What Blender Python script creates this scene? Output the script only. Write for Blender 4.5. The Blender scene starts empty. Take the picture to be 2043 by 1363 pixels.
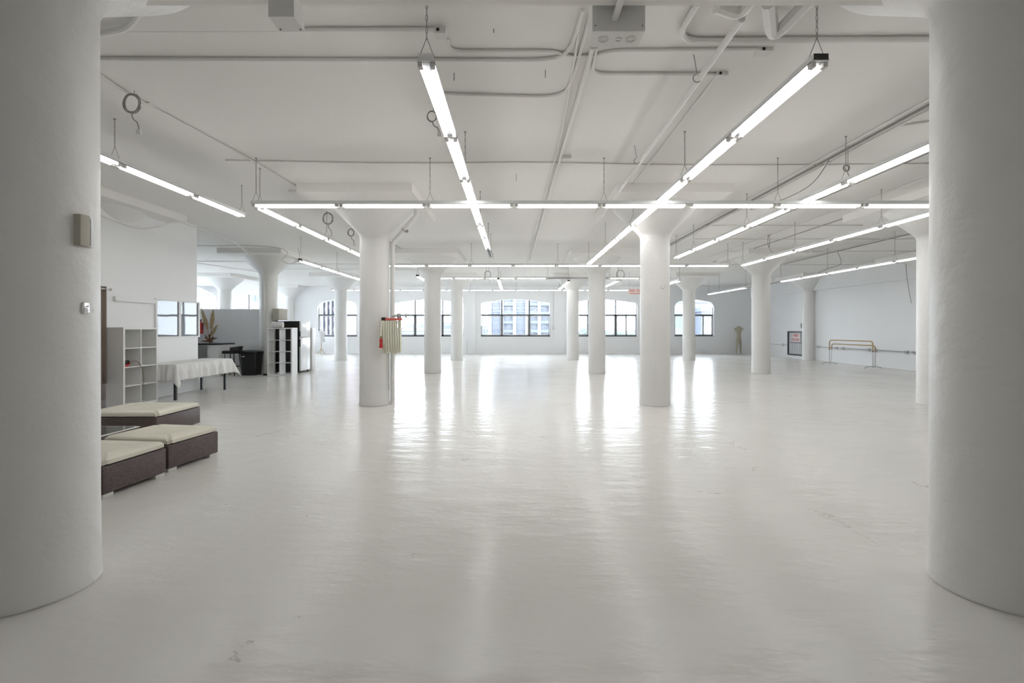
import bpy, math, random
from mathutils import Vector, Matrix
random.seed(7)
PI = math.pi
F, CX, CY, H = 916.4, 1027.0, 655.0, 1.46          # focal length in pixels, principal point, eye height
def P(px, py, d):                                   # point at depth d seen at pixel (px, py)
    return ((px-CX)*d/F, d, H-(py-CY)*d/F)
def XZ(px, py, d):
    p = P(px, py, d); return p[0], p[2]
ZC, ZD = 3.89, 3.74                                 # ceiling, drop panel underside
def PC(px, py, z=3.865):                            # point on the ceiling seen at a pixel
    d = (z-H)*F/(CY-py); return ((px-CX)*d/F, d, z)
def PF(px, py):
    d = H*F/(py-CY); return ((px-CX)*d/F, d, 0.0)
scn = bpy.context.scene
C = scn.collection

# ---------------------------------------------------------------- materials
MATS = {}
def nt(name):
    m = bpy.data.materials.new(name); m.use_nodes = True
    t = m.node_tree; b = t.nodes['Principled BSDF']
    return m, t, b
def N(t, kind, **kw):
    n = t.nodes.new(kind)
    for k, v in kw.items():
        if k in n.inputs: n.inputs[k].default_value = v
        else: setattr(n, k, v)
    return n
def L(t, a, b): t.links.new(a, b)
def mat(name, col, rough=.5, metal=0., spec=.5, bump=0., bscale=30., var=0., vscale=3., emit=None, es=0., trans=0., coat=0.):
    m, t, b = nt(name)
    b.inputs['Base Color'].default_value = (*col, 1)
    b.inputs['Roughness'].default_value = rough
    b.inputs['Metallic'].default_value = metal
    b.inputs['Specular IOR Level'].default_value = spec
    b.inputs['Coat Weight'].default_value = coat
    if trans: b.inputs['Transmission Weight'].default_value = trans
    if emit:
        b.inputs['Emission Color'].default_value = (*emit, 1); b.inputs['Emission Strength'].default_value = es
    tc = N(t, 'ShaderNodeTexCoord')
    if var:
        n = N(t, 'ShaderNodeTexNoise', Scale=vscale, Detail=5.0); L(t, tc.outputs['Object'], n.inputs['Vector'])
        mx = N(t, 'ShaderNodeMix', data_type='RGBA')
        mx.inputs[6].default_value = (*[c*(1-var) for c in col], 1); mx.inputs[7].default_value = (*[min(1, c*(1+var)) for c in col], 1)
        L(t, n.outputs['Fac'], mx.inputs[0]); L(t, mx.outputs[2], b.inputs['Base Color'])
    if bump:
        n = N(t, 'ShaderNodeTexNoise', Scale=bscale, Detail=6.0); L(t, tc.outputs['Object'], n.inputs['Vector'])
        bp = N(t, 'ShaderNodeBump', Strength=bump, Distance=.01); L(t, n.outputs['Fac'], bp.inputs['Height']); L(t, bp.outputs[0], b.inputs['Normal'])
    MATS[name] = m
    return m
WALLC = (.915, .92, .925)
mat('wall_paint', WALLC, .55, bump=.25, bscale=9, var=.012, vscale=1.2)
mat('ceiling_paint', (.87, .855, .825), .7, bump=.3, bscale=5, var=.015, vscale=.8)
mat('column_paint', (.82, .812, .79), .42, bump=1., bscale=7, var=.02, vscale=2)
mat('conduit_paint', (.80, .79, .76), .45)
mat('far_paint', (.915, .92, .925), .5, bump=.2, bscale=7)
mat('screen_paint', (.90, .91, .93), .6, var=.02)
mat('fixture_white', (.80, .80, .80), .35)
mat('socket', (.62, .60, .58), .5)
mat('dimmed_grey', (.21, .21, .225), .5)  # dark colour stands in for less tube glare on the white housing
mat('tube_off', (.55, .55, .55), .3)
mat('chain_metal', (.36, .35, .33), .45, .6)
mat('black', (.012, .012, .013), .45)
mat('black_gloss', (.02, .02, .022), .22)
mat('dark_frame', (.035, .037, .045), .45)
mat('sash_grey', (.62, .63, .64), .45)
mat('laminate', (.86, .86, .85), .35)
mat('laminate_cream', (.87, .86, .77), .5)
mat('fridge_white', (.82, .83, .85), .18, coat=.3, bump=.25, bscale=3)
mat('cloth', (.87, .87, .86), .85, bump=.15, bscale=40)
mat('cushion', (.82, .795, .68), .9, bump=.35, bscale=8, var=.03, vscale=6)
mat('curtain', (.23, .185, .15), .9, bump=.2, bscale=60)
mat('beige', (.50, .475, .40), .6)
mat('chrome', (.72, .72, .72), .25, 1.)
mat('counter_top', (.03, .03, .035), .3)
mat('red', (.62, .02, .02), .35)
mat('red_paint', (.70, .16, .13), .4)
mat('hose', (.86, .84, .71), .9, bump=.3, bscale=90)
mat('brass', (.42, .33, .2), .35, .9)
mat('pampas', (.44, .34, .20), 1., bump=.8, bscale=60, var=.15, vscale=30)
mat('dry_leaf', (.20, .11, .06), .8, var=.2, vscale=20)
mat('mannequin', (.50, .455, .35), .75, var=.04, vscale=9)
mat('wood', (.62, .44, .23), .5, var=.1, vscale=14)
mat('gold_rail', (.50, .36, .18), .4, .2)
mat('steel', (.42, .43, .43), .35, .7)
mat('white_metal', (.72, .72, .70), .4)
mat('sign_white', (.78, .72, .70), .5)
mat('sign_red', (.55, .06, .05), .5)
mat('grate', (.25, .25, .27), .5)
mat('cable', (.33, .32, .30), .6)
mat('roll_paper', (.80, .79, .77), .8)
mat('foot_white', (.75, .74, .70), .5)
mat('tower_wall', (.088, .096, .112), .7, var=.04, vscale=.3)
mat('tower_pier', (.12, .124, .135), .7)
mat('tower_glass', (.04, .048, .062), .3, var=.3, vscale=.25)
mat('tower_band', (.062, .071, .088), .6)
mat('pink_panel', (.20, .165, .18), .8, var=.06, vscale=.6)
mat('city', (.115, .119, .127), .8, var=.05, vscale=.1)
mat('city_dark', (.065, .075, .095), .7)
mat('foliage', (.045, .06, .055), .9, var=.3, vscale=.8)
mat('ground', (.10, .10, .10), .9, var=.1, vscale=.02)

def tube_mat():
    m, t, b = nt('tube_lit')
    b.inputs['Base Color'].default_value = (.9, .9, .9, 1)
    b.inputs['Emission Color'].default_value = (1., .988, .965, 1)
    b.inputs['Emission Strength'].default_value = 10.0
    MATS['tube_lit'] = m
tube_mat()
def glass_mat():
    m = bpy.data.materials.new('window_glass'); m.use_nodes = True; t = m.node_tree
    t.nodes.remove(t.nodes['Principled BSDF']); out = t.nodes['Material Output']
    tr = N(t, 'ShaderNodeBsdfTransparent'); tr.inputs[0].default_value = (.93, .95, .97, 1)
    gl = N(t, 'ShaderNodeBsdfGlossy', Roughness=.02)
    fr = N(t, 'ShaderNodeFresnel', IOR=1.45); mx = N(t, 'ShaderNodeMixShader')
    L(t, fr.outputs[0], mx.inputs[0]); L(t, tr.outputs[0], mx.inputs[1]); L(t, gl.outputs[0], mx.inputs[2]); L(t, mx.outputs[0], out.inputs[0])
    MATS['window_glass'] = m
    m, t, b = nt('reflective_glass')
    b.inputs['Base Color'].default_value = (.27, .29, .32, 1); b.inputs['Roughness'].default_value = .02; b.inputs['Specular IOR Level'].default_value = .38
    tc = N(t, 'ShaderNodeTexCoord'); n = N(t, 'ShaderNodeTexNoise', Scale=1.6, Detail=1.0); L(t, tc.outputs['Object'], n.inputs['Vector'])
    bp = N(t, 'ShaderNodeBump', Strength=.03, Distance=.03); L(t, n.outputs['Fac'], bp.inputs['Height']); L(t, bp.outputs[0], b.inputs['Normal'])
    MATS['reflective_glass'] = m
    m, t, b = nt('table_glass')
    b.inputs['Base Color'].default_value = (.12, .13, .13, 1); b.inputs['Roughness'].default_value = .05
    MATS['table_glass'] = m
glass_mat()
def floor_mat():
    m, t, b = nt('floor_epoxy')
    tc = N(t, 'ShaderNodeTexCoord'); O = tc.outputs['Object']
    n1 = N(t, 'ShaderNodeTexNoise', Scale=.45, Detail=6.0, Roughness=.55); L(t, O, n1.inputs['Vector'])
    r1 = N(t, 'ShaderNodeValToRGB'); r1.color_ramp.elements[0].position = .1; r1.color_ramp.elements[1].position = .9
    r1.color_ramp.elements[0].color = (.79, .775, .735, 1); r1.color_ramp.elements[1].color = (.825, .81, .775, 1)
    L(t, n1.outputs['Fac'], r1.inputs[0])
    # hairline cracks
    nd = N(t, 'ShaderNodeTexNoise', Scale=1.1, Detail=8.0, Roughness=.7); L(t, O, nd.inputs['Vector'])
    va = N(t, 'ShaderNodeVectorMath', operation='MULTIPLY_ADD'); L(t, nd.outputs['Color'], va.inputs[0]); va.inputs[1].default_value = (1.3, 1.3, 0); L(t, O, va.inputs[2])
    vo = N(t, 'ShaderNodeTexVoronoi', feature='DISTANCE_TO_EDGE', Scale=.55); L(t, va.outputs[0], vo.inputs['Vector'])
    lt = N(t, 'ShaderNodeMath', operation='LESS_THAN'); L(t, vo.outputs['Distance'], lt.inputs[0]); lt.inputs[1].default_value = .0030
    nm = N(t, 'ShaderNodeTexNoise', Scale=1.3, Detail=3.0); L(t, O, nm.inputs['Vector'])
    gm = N(t, 'ShaderNodeMath', operation='GREATER_THAN'); L(t, nm.outputs['Fac'], gm.inputs[0]); gm.inputs[1].default_value = .58
    mu = N(t, 'ShaderNodeMath', operation='MULTIPLY'); L(t, lt.outputs[0], mu.inputs[0]); L(t, gm.outputs[0], mu.inputs[1])
    m2 = N(t, 'ShaderNodeMath', operation='MULTIPLY'); L(t, mu.outputs[0], m2.inputs[0]); m2.inputs[1].default_value = .55
    # specks of dirt
    v2 = N(t, 'ShaderNodeTexVoronoi', Scale=2.1); L(t, O, v2.inputs['Vector'])
    l2 = N(t, 'ShaderNodeMath', operation='LESS_THAN'); L(t, v2.outputs['Distance'], l2.inputs[0]); l2.inputs[1].default_value = .019
    sp = N(t, 'ShaderNodeSeparateColor'); L(t, v2.outputs['Color'], sp.inputs[0])
    g2 = N(t, 'ShaderNodeMath', operation='GREATER_THAN'); L(t, sp.outputs[0], g2.inputs[0]); g2.inputs[1].default_value = .6
    m3 = N(t, 'ShaderNodeMath', operation='MULTIPLY'); L(t, l2.outputs[0], m3.inputs[0]); L(t, g2.outputs[0], m3.inputs[1])
    mm = N(t, 'ShaderNodeMath', operation='MAXIMUM'); L(t, m2.outputs[0], mm.inputs[0]); L(t, m3.outputs[0], mm.inputs[1])
    mx = N(t, 'ShaderNodeMix', data_type='RGBA'); L(t, mm.outputs[0], mx.inputs[0]); L(t, r1.outputs[0], mx.inputs[6]); mx.inputs[7].default_value = (.33, .30, .25, 1)
    L(t, mx.outputs[2], b.inputs['Base Color'])
    n3 = N(t, 'ShaderNodeTexNoise', Scale=.9, Detail=5.0); L(t, O, n3.inputs['Vector'])
    mr = N(t, 'ShaderNodeMapRange'); L(t, n3.outputs['Fac'], mr.inputs[0]); mr.inputs[1].default_value = .0; mr.inputs[2].default_value = 1.; mr.inputs[3].default_value = .14; mr.inputs[4].default_value = .26
    L(t, mr.outputs[0], b.inputs['Roughness'])
    b.inputs['Specular IOR Level'].default_value = .24
    mp = N(t, 'ShaderNodeMapping'); mp.inputs['Scale'].default_value = (1.0, 2.2, 1); L(t, O, mp.inputs[0])
    n4 = N(t, 'ShaderNodeTexNoise', Scale=2.2, Detail=4.0, Roughness=.5); L(t, mp.outputs[0], n4.inputs['Vector'])
    bp = N(t, 'ShaderNodeBump', Strength=.6, Distance=.016); L(t, n4.outputs['Fac'], bp.inputs['Height']); L(t, bp.outputs[0], b.inputs['Normal'])
    MATS['floor_epoxy'] = m
floor_mat()
def wicker_mat():
    m, t, b = nt('wicker')
    tc = N(t, 'ShaderNodeTexCoord'); s = N(t, 'ShaderNodeSeparateXYZ'); L(t, tc.outputs['Object'], s.inputs[0])
    ad = N(t, 'ShaderNodeMath', operation='ADD'); L(t, s.outputs[0], ad.inputs[0]); L(t, s.outputs[1], ad.inputs[1])
    cb = N(t, 'ShaderNodeCombineXYZ'); L(t, ad.outputs[0], cb.inputs[0]); L(t, s.outputs[2], cb.inputs[1])
    br = N(t, 'ShaderNodeTexBrick', Scale=1.0); br.inputs['Brick Width'].default_value = .026; br.inputs['Row Height'].default_value = .013
    br.inputs['Mortar Size'].default_value = .0024; br.inputs['Mortar Smooth'].default_value = .6
    br.inputs['Color1'].default_value = (.15, .11, .11, 1); br.inputs['Color2'].default_value = (.21, .165, .165, 1); br.inputs['Mortar'].default_value = (.03, .02, .018, 1)
    L(t, cb.outputs[0], br.inputs['Vector']); L(t, br.outputs['Color'], b.inputs['Base Color'])
    bp = N(t, 'ShaderNodeBump', Strength=.8, Distance=.004, invert=True); L(t, br.outputs['Fac'], bp.inputs['Height']); L(t, bp.outputs[0], b.inputs['Normal'])
    b.inputs['Roughness'].default_value = .42
    MATS['wicker'] = m
wicker_mat()

# ---------------------------------------------------------------- mesh builder
class MB:
    def __init__(s): s.v = []; s.f = []; s.sm = []
    def add(s, vs, fs, smooth=False):
        n = len(s.v); s.v += [tuple(v) for v in vs]; s.f += [tuple(i+n for i in f) for f in fs]; s.sm += [smooth]*len(fs); return s
    def box(s, x0, x1, y0, y1, z0, z1, bev=0.):
        if x0 > x1: x0, x1 = x1, x0
        if y0 > y1: y0, y1 = y1, y0
        if z0 > z1: z0, z1 = z1, z0
        if bev <= 0:
            vs = [(x, y, z) for z in (z0, z1) for y in (y0, y1) for x in (x0, x1)]
            return s.add(vs, [(0,2,3,1), (4,5,7,6), (0,1,5,4), (2,6,7,3), (0,4,6,2), (1,3,7,5)])
        # bevelled box: stacked rounded rects
        def ring(z, ins):
            a = bev; out = []
            for cx, cy, a0 in ((x1-a, y1-a, 0), (x0+a, y1-a, 90), (x0+a, y0+a, 180), (x1-a, y0+a, 270)):
                for k in range(4):
                    t = math.radians(a0+k*30); r = a-ins
                    out.append((cx+max(r, 0)*math.cos(t), cy+max(r, 0)*math.sin(t), z))
            return out
        rs = [ring(z0, bev*.9), ring(z0+bev*.3, bev*.29), ring(z0+bev, 0), ring(z1-bev, 0), ring(z1-bev*.3, bev*.29), ring(z1, bev*.9)]
        n = 16; vs = [v for r in rs for v in r]; fs = []
        for i in range(5):
            for k in range(n): fs.append((i*n+k, i*n+(k+1) % n, (i+1)*n+(k+1) % n, (i+1)*n+k))
        fs.append(tuple(reversed(range(n)))); fs.append(tuple(range(5*n, 6*n)))
        return s.add(vs, fs, True)
    def lathe(s, prof, c=(0, 0, 0), seg=32, cap=True, sx=1., sy=1.):
        vs = []; fs = []
        for r, z in prof:
            for k in range(seg):
                a = 2*PI*k/seg; vs.append((c[0]+r*sx*math.cos(a), c[1]+r*sy*math.sin(a), c[2]+z))
        for i in range(len(prof)-1):
            for k in range(seg):
                fs.append((i*seg+k, i*seg+(k+1) % seg, (i+1)*seg+(k+1) % seg, (i+1)*seg+k))
        s.add(vs, fs, True)
        if cap:
            n = len(s.v)-len(vs); m = len(prof)-1
            s.f.append(tuple(n+k for k in reversed(range(seg)))); s.f.append(tuple(n+m*seg+k for k in range(seg))); s.sm += [False, False]
        return s
    def tube(s, pts, r, seg=8, closed=False, cap=True):
        pts = [Vector(p) for p in pts]; n = len(pts); rs = r if isinstance(r, (list, tuple)) else [r]*n
        vs = []; up = None
        for i, p in enumerate(pts):
            if closed: t = pts[(i+1) % n]-pts[i-1]
            else: t = pts[min(i+1, n-1)]-pts[max(i-1, 0)]
            if t.length < 1e-9: t = Vector((0, 0, 1))
            t.normalize()
            if up is None:
                up = Vector((0, 0, 1)) if abs(t.z) < .9 else Vector((1, 0, 0))
            a = (up-t*up.dot(t))
            if a.length < 1e-6: a = t.orthogonal()
            a.normalize(); up = a; b = t.cross(a)
            for k in range(seg):
                q = 2*PI*k/seg; vs.append(p+(a*math.cos(q)+b*math.sin(q))*rs[i])
        fs = []
        for i in range(n if closed else n-1):
            j = (i+1) % n
            for k in range(seg): fs.append((i*seg+k, i*seg+(k+1) % seg, j*seg+(k+1) % seg, j*seg+k))
        if not closed and cap: fs += [tuple(reversed(range(seg))), tuple(range((n-1)*seg, n*seg))]
        return s.add(vs, fs, True)
    def prism(s, poly, y0, y1):                     # polygon in xz extruded along y
        n = len(poly); vs = [(x, y0, z) for x, z in poly]+[(x, y1, z) for x, z in poly]
        fs = [tuple(range(n)), tuple(reversed(range(n, 2*n)))]
        for k in range(n): fs.append((k, n+k, n+(k+1) % n, (k+1) % n))
        return s.add(vs, fs)
    def build(s, name, m, parent=None):
        me = bpy.data.meshes.new(name); me.from_pydata(s.v, [], s.f); me.validate()
        if len(me.polygons) == len(s.sm): me.polygons.foreach_set('use_smooth', s.sm)
        me.materials.append(MATS[m]); me.update()
        o = bpy.data.objects.new(name, me); C.objects.link(o)
        if parent: o.parent = parent
        bm_fix(me)
        return o
def bm_fix(me):
    import bmesh
    bm = bmesh.new(); bm.from_mesh(me); bmesh.ops.recalc_face_normals(bm, faces=bm.faces); bm.to_mesh(me); bm.free()
    if any(p.use_smooth for p in me.polygons):
        try: me.set_sharp_from_angle(angle=math.radians(42))
        except Exception: pass
def empty(name, loc, rz=0.):
    o = bpy.data.objects.new(name, None); C.objects.link(o); o.location = loc; o.rotation_euler.z = rz; o.empty_display_size = .1
    return o
def tag(o, label, cat, group=None, kind=None):
    o['label'] = label; o['category'] = cat
    if group: o['group'] = group
    if kind: o['kind'] = kind
    return o
def struct(o): o['kind'] = 'structure'; return o
def copy_tree(o, parent=None):
    c = o.copy(); C.objects.link(c); c.parent = parent
    for ch in list(o.children): copy_tree(ch, c)
    return c
def smooth_path(pts, k=6, r=None):                  # rounded corners (quadratic)
    pts = [Vector(p) for p in pts]; out = [pts[0]]
    for i in range(1, len(pts)-1):
        a, b, c = pts[i-1], pts[i], pts[i+1]
        ra = min((b-a).length*.5, r or 9); rc = min((c-b).length*.5, r or 9)
        p0 = b+(a-b).normalized()*ra; p2 = b+(c-b).normalized()*rc
        for j in range(k+1):
            t = j/k; out.append(p0*(1-t)**2+b*2*t*(1-t)+p2*t*t)
    out.append(pts[-1]); return out
def catmull(pts, k=5):
    pts = [Vector(p) for p in pts]; out = []
    for i in range(len(pts)-1):
        p0 = pts[max(i-1, 0)]; p1 = pts[i]; p2 = pts[i+1]; p3 = pts[min(i+2, len(pts)-1)]
        for j in range(k):
            t = j/k; out.append(.5*((2*p1)+(p2-p0)*t+(2*p0-5*p1+4*p2-p3)*t*t+(3*p1-p0-3*p2+p3)*t**3))
    out.append(pts[-1]); return out
ORD = ['first', 'second', 'third', 'fourth', 'fifth', 'sixth', 'seventh', 'eighth', 'ninth', 'tenth', 'eleventh', 'twelfth', 'thirteenth', 'fourteenth', 'fifteenth', 'sixteenth']

# ---------------------------------------------------------------- the setting
XL, XR, YB, YW = -19.0, 13.75, -6.0, 26.56
struct(MB().box(XL-.3, XR+.3, YB-.3, YW+.4, -.25, 0).build('floor', 'floor_epoxy'))
struct(MB().box(XL-.3, XR+.3, YB-.3, YW+.4, ZC, ZC+.3).build('ceiling', 'ceiling_paint'))
struct(MB().box(XR, XR+.3, YB, YW, 0, ZC).build('wall_right', 'wall_paint'))
LW = [(12.0, 15.2), (16.6, 20.4), (21.8, 25.6)]
lw = MB(); ys = YB
for a, b in LW:
    lw.box(XL-.3, XL, ys, a, 0, ZC); lw.box(XL-.3, XL, a, b, 0, .98); lw.box(XL-.3, XL, a, b, 3.1, ZC); ys = b
lw.box(XL-.3, XL, ys, YW, 0, ZC)
struct(lw.build('wall_left', 'wall_paint'))
for i, (a, b) in enumerate(LW):
    root = struct(empty('window_%d' % (9+i), (XL-.2, (a+b)/2, .98))); w_ = (b-a)/2
    m = MB()
    for y in (-w_+.03, -w_/3, w_/3, w_-.03): m.box(-.03, .03, y-.03, y+.03, 0, 2.12)
    for z in (.03, 1.25, 2.09): m.box(-.03, .03, -w_, w_, z-.03, z+.03)
    m.build('frame', 'dark_frame', root)
    MB().box(-.005, .005, -w_, w_, 0, 2.12).build('pane', 'window_glass', root)
struct(MB().box(XL-.3, XR+.3, YB-.3, YB, 0, ZC).build('wall_back', 'wall_paint'))
struct(MB().box(-7.68, -7.53, YB, 10.88, 0, ZC).build('wall_partition', 'wall_paint'))
hw = MB(); hw.box(XL, -8.25, 14.95, 15.10, 0, 2.08); struct(hw.build('wall_half_height', 'screen_paint'))
tag(MB().box(XL, XR, 2.26, 2.96, 3.54, ZC).build('ceiling_beam', 'ceiling_paint'), 'wide white concrete beam crossing the ceiling at the top of the near columns', 'beam')
# spandrel beam along the right wall, and far wall trims
struct(MB().box(XR-.10, XR, YB, YW, 3.17, ZC).build('trim_1', 'wall_paint'))

# far wall with window openings
U = YW/F
WIN = [  # px centre, half width px, apex y, spring y, sill y, rounded
    (385, 47, 571, 589, 700, False), (519, 26, 588, 588, 700, False),
    (672.7, 39.3, 597, 604, 671.5, True), (854.5, 69.5, 596.5, 604.5, 671.5, False), (1028.5, 69.5, 596.5, 604.5, 671.5, False),
    (1202, 69.5, 596.5, 604.5, 671.5, False), (1385.2, 39.3, 597, 604, 671.0, True)]
def px2x(px): return (px-CX)*U
def py2z(py): return H-(py-CY)*U
def arch(w, n=16):
    cx, hw_, ay, sy, by, rnd = w; x0, x1 = px2x(cx-hw_), px2x(cx+hw_); za, zs = py2z(ay), py2z(sy)
    pts = []
    for i in range(n+1):
        t = i/n; x = x0+(x1-x0)*t; q = abs(2*t-1)
        z = za-(za-zs)*(q**1.35)
        if rnd:
            e = min(x-x0, x1-x); R = .26
            if e < R: z -= R-math.sqrt(max(R*R-(R-e)**2, 0))
        pts.append((x, z))
    if rnd:
        fine = []
        for e in (0, .02, .05, .1, .17, .26):
            pass
    return pts
fw = MB(); y0, y1 = YW, YW+.42
xs = XL
for w in WIN:
    A = arch(w, 28 if w[5] else 12); x0, x1 = A[0][0], A[-1][0]; zb = py2z(w[4]); zb = max(zb, 0.35) if w[4] > 690 else zb
    fw.box(xs, x0, y0, y1, 0, ZC); fw.box(x0, x1, y0, y1, 0, zb)
    for (xa, za), (xb, zb2) in zip(A[:-1], A[1:]):
        fw.add([(xa, y0, za), (xb, y0, zb2), (xb, y0, ZC), (xa, y0, ZC), (xa, y1, za), (xb, y1, zb2), (xb, y1, ZC), (xa, y1, ZC)],
               [(0, 1, 2, 3), (7, 6, 5, 4), (0, 4, 5, 1)])
    xs = x1
fw.box(xs, XR, y0, y1, 0, ZC)
me = fw.build('wall_far', 'far_paint'); struct(me)
tn = 2
for px, hwid in ((941, 8), (1115.5, 10), (768, 7), (1291, 8)):
    struct(MB().box(px2x(px-hwid), px2x(px+hwid), YW-.09, YW, 0, 3.62).build('trim_%d' % tn, 'far_paint')); tn += 1
struct(MB().box(px2x(949), px2x(1105.5), YW-.05, YW, 0, py2z(681.5)).build('trim_%d' % tn, 'far_paint')); tn += 1
struct(MB().box(px2x(776), px2x(932), YW-.05, YW, 0, py2z(681.5)).build('trim_%d' % tn, 'far_paint')); tn += 1
struct(MB().box(px2x(1126), px2x(1282), YW-.05, YW, 0, py2z(681.5)).build('trim_%d' % tn, 'far_paint')); tn += 1

for wi, w in enumerate(WIN):
    cx, hw_, ay, sy, by, rnd = w; A = arch(w, 28 if rnd else 12); x0, x1 = A[0][0], A[-1][0]; zb = py2z(by) if by < 690 else .35
    root = struct(empty('window_%d' % (wi+1), ((x0+x1)/2, YW+.2, zb)))
    ox, oy, oz = root.location
    def loc(mb): mb.v = [(a-ox, b-oy, c-oz) for a, b, c in mb.v]; return mb
    yf0, yf1 = YW+.17, YW+.23
    zt = py2z(628.3)
    m = MB(); t = .035
    if by > 690: zt = 2.2
    m.box(x0, x1, yf0, yf1, zb, zb+.05); m.box(x0, x1, yf0, yf1, zt-.03, zt+.03)
    m.box(x0, x0+.02, yf0, yf1, zb, A[0][1]); m.box(x1-.02, x1, yf0, yf1, zb, A[-1][1])
    muls = []
    if hw_ > 50: muls = [px2x(cx-27.3), px2x(cx+27.5)]
    elif rnd: muls = [px2x(cx)]
    elif wi == 0: muls = [px2x(429.2)]
    else: muls = [px2x(517.5)]
    def ztop(x):
        for (xa, za), (xb, zc) in zip(A[:-1], A[1:]):
            if xa <= x <= xb: return za+(zc-za)*(x-xa)/max(xb-xa, 1e-6)
        return A[-1][1]
    for x in muls: m.box(x-.032, x+.032, yf0-.01, yf1+.01, zb, ztop(x)-.01)
    loc(m).build('frame', 'dark_frame', root)
    # pane per bay, upper following the arch
    ed = [x0]+muls+[x1]
    for a, b in zip(ed[:-1], ed[1:]):
        if b-a < .12: continue
        up = [(a, zt)]+[(b, zt), (b, ztop(b-1e-4))]+[(p, q) for p, q in reversed(A) if a < p < b]+[(a, ztop(a+1e-4))]
        loc(MB().prism(up, YW+.195, YW+.205)).build('pane', 'window_glass', root)
        sa = MB(); s_ = .055; z0_, z1_ = zb+.05, zt-.03
        yy0, yy1 = YW+.15, YW+.19
        sa.box(a+.035, a+.035+s_, yy0, yy1, z0_, z1_); sa.box(b-.035-s_, b-.035, yy0, yy1, z0_, z1_)
        sa.box(a+.035, b-.035, yy0, yy1, z0_, z0_+s_); sa.box(a+.035, b-.035, yy0, yy1, z1_-s_, z1_)
        if (wi == 5 and a > muls[1]-.1) or (wi == 6 and a > muls[0]-.1):
            mid = (a+b)/2; sa.box(mid-.045, mid+.045, yy0, yy1, z0_, z1_)
        loc(sa).build('sash', 'sash_grey', root)
        loc(MB().box(a+.04, b-.04, YW+.2, YW+.206, z0_, z1_)).build('pane', 'window_glass', root)
    loc(MB().box(x0, x1, YW-.0, YW+.15, zb-.001, zb+.012)).build('window_sill', 'dark_frame' if by < 690 else 'far_paint', root)

# ---------------------------------------------------------------- columns
prof_shaft = [(.277, 0), (.277, .007), (.286, .011), (.281, .06), (.276, .5), (.272, 3.3)]
def capital_prof(u=0.):
    out = [(.2715, 3.12+u), (.275, 3.19+u), (.295, 3.24+u), (.34, 3.30+u)]
    for i in range(1, 7): out.append((.34+(.78-.34)*i/6, 3.30+u+(ZD-.0-3.30-u)*i/6))
    return out
def column(x, y, label, near=False, panel=None):
    root = tag(empty('column', (x, y, 0)), label, 'column')
    MB().lathe(prof_shaft, seg=64).build('shaft', 'column_paint', root)
    MB().lathe(capital_prof(.13 if near else 0.), seg=64).build('capital', 'column_paint', root)
    a = panel or (-.97, .97, -1.12, 1.12)
    MB().box(a[0], a[1], a[2], a[3], ZD, ZC).build('drop_panel', 'ceiling_paint', root)
    return root
column(-2.69, 2.575, 'massive white round concrete column at the left edge of the picture, with an alarm box on it', near=True, panel=(-1.1, 1.0, -1, .95))
column(2.69, 2.575, 'massive white round concrete column at the right edge of the picture', near=True, panel=(-1.0, 1.1, -1, .95))
column(-8.055, 8.804, 'white concrete column swallowed by the left partition wall, only its flared capital showing')
column(-2.685, 8.804, 'white round column with the fire hose and riser pipe on its right side')
column(2.685, 8.804, 'white round column right of centre hiding the end of the hanging fire escape sign')
column(8.055, 8.804, 'white column half hidden behind the massive right edge column')
column(-8.055, 15.03, 'white column with a beige metal box, behind the white cube shelf and refrigerator')
column(-2.685, 15.03, 'slim white column behind and right of the fire hose column')
column(2.685, 15.03, 'slim white column left of the big column by the hanging sign')
column(8.055, 15.03, 'white round column standing right of the headless mannequin')
column(13.62, 15.03, 'white column against the right wall, mostly hidden behind a nearer column')
column(-13.43, 21.26, 'white column with flared top seen above the grey half height wall')
column(-8.055, 21.26, 'white column in front of the narrow arched window at the far left')
column(-2.685, 21.26, 'small far white column just left of the central arched window')
column(2.685, 21.26, 'small far white column just right of the central arched window')
column(8.055, 21.26, 'white column in front of the narrow arched window at the far right')
column(13.62, 21.26, 'white column standing against the right wall beside the fire escape gate')
column(-13.0, 26.52, 'white column engaged in the far wall left of the narrow left window', panel=(-.9, .9, -.9, .03))

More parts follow.
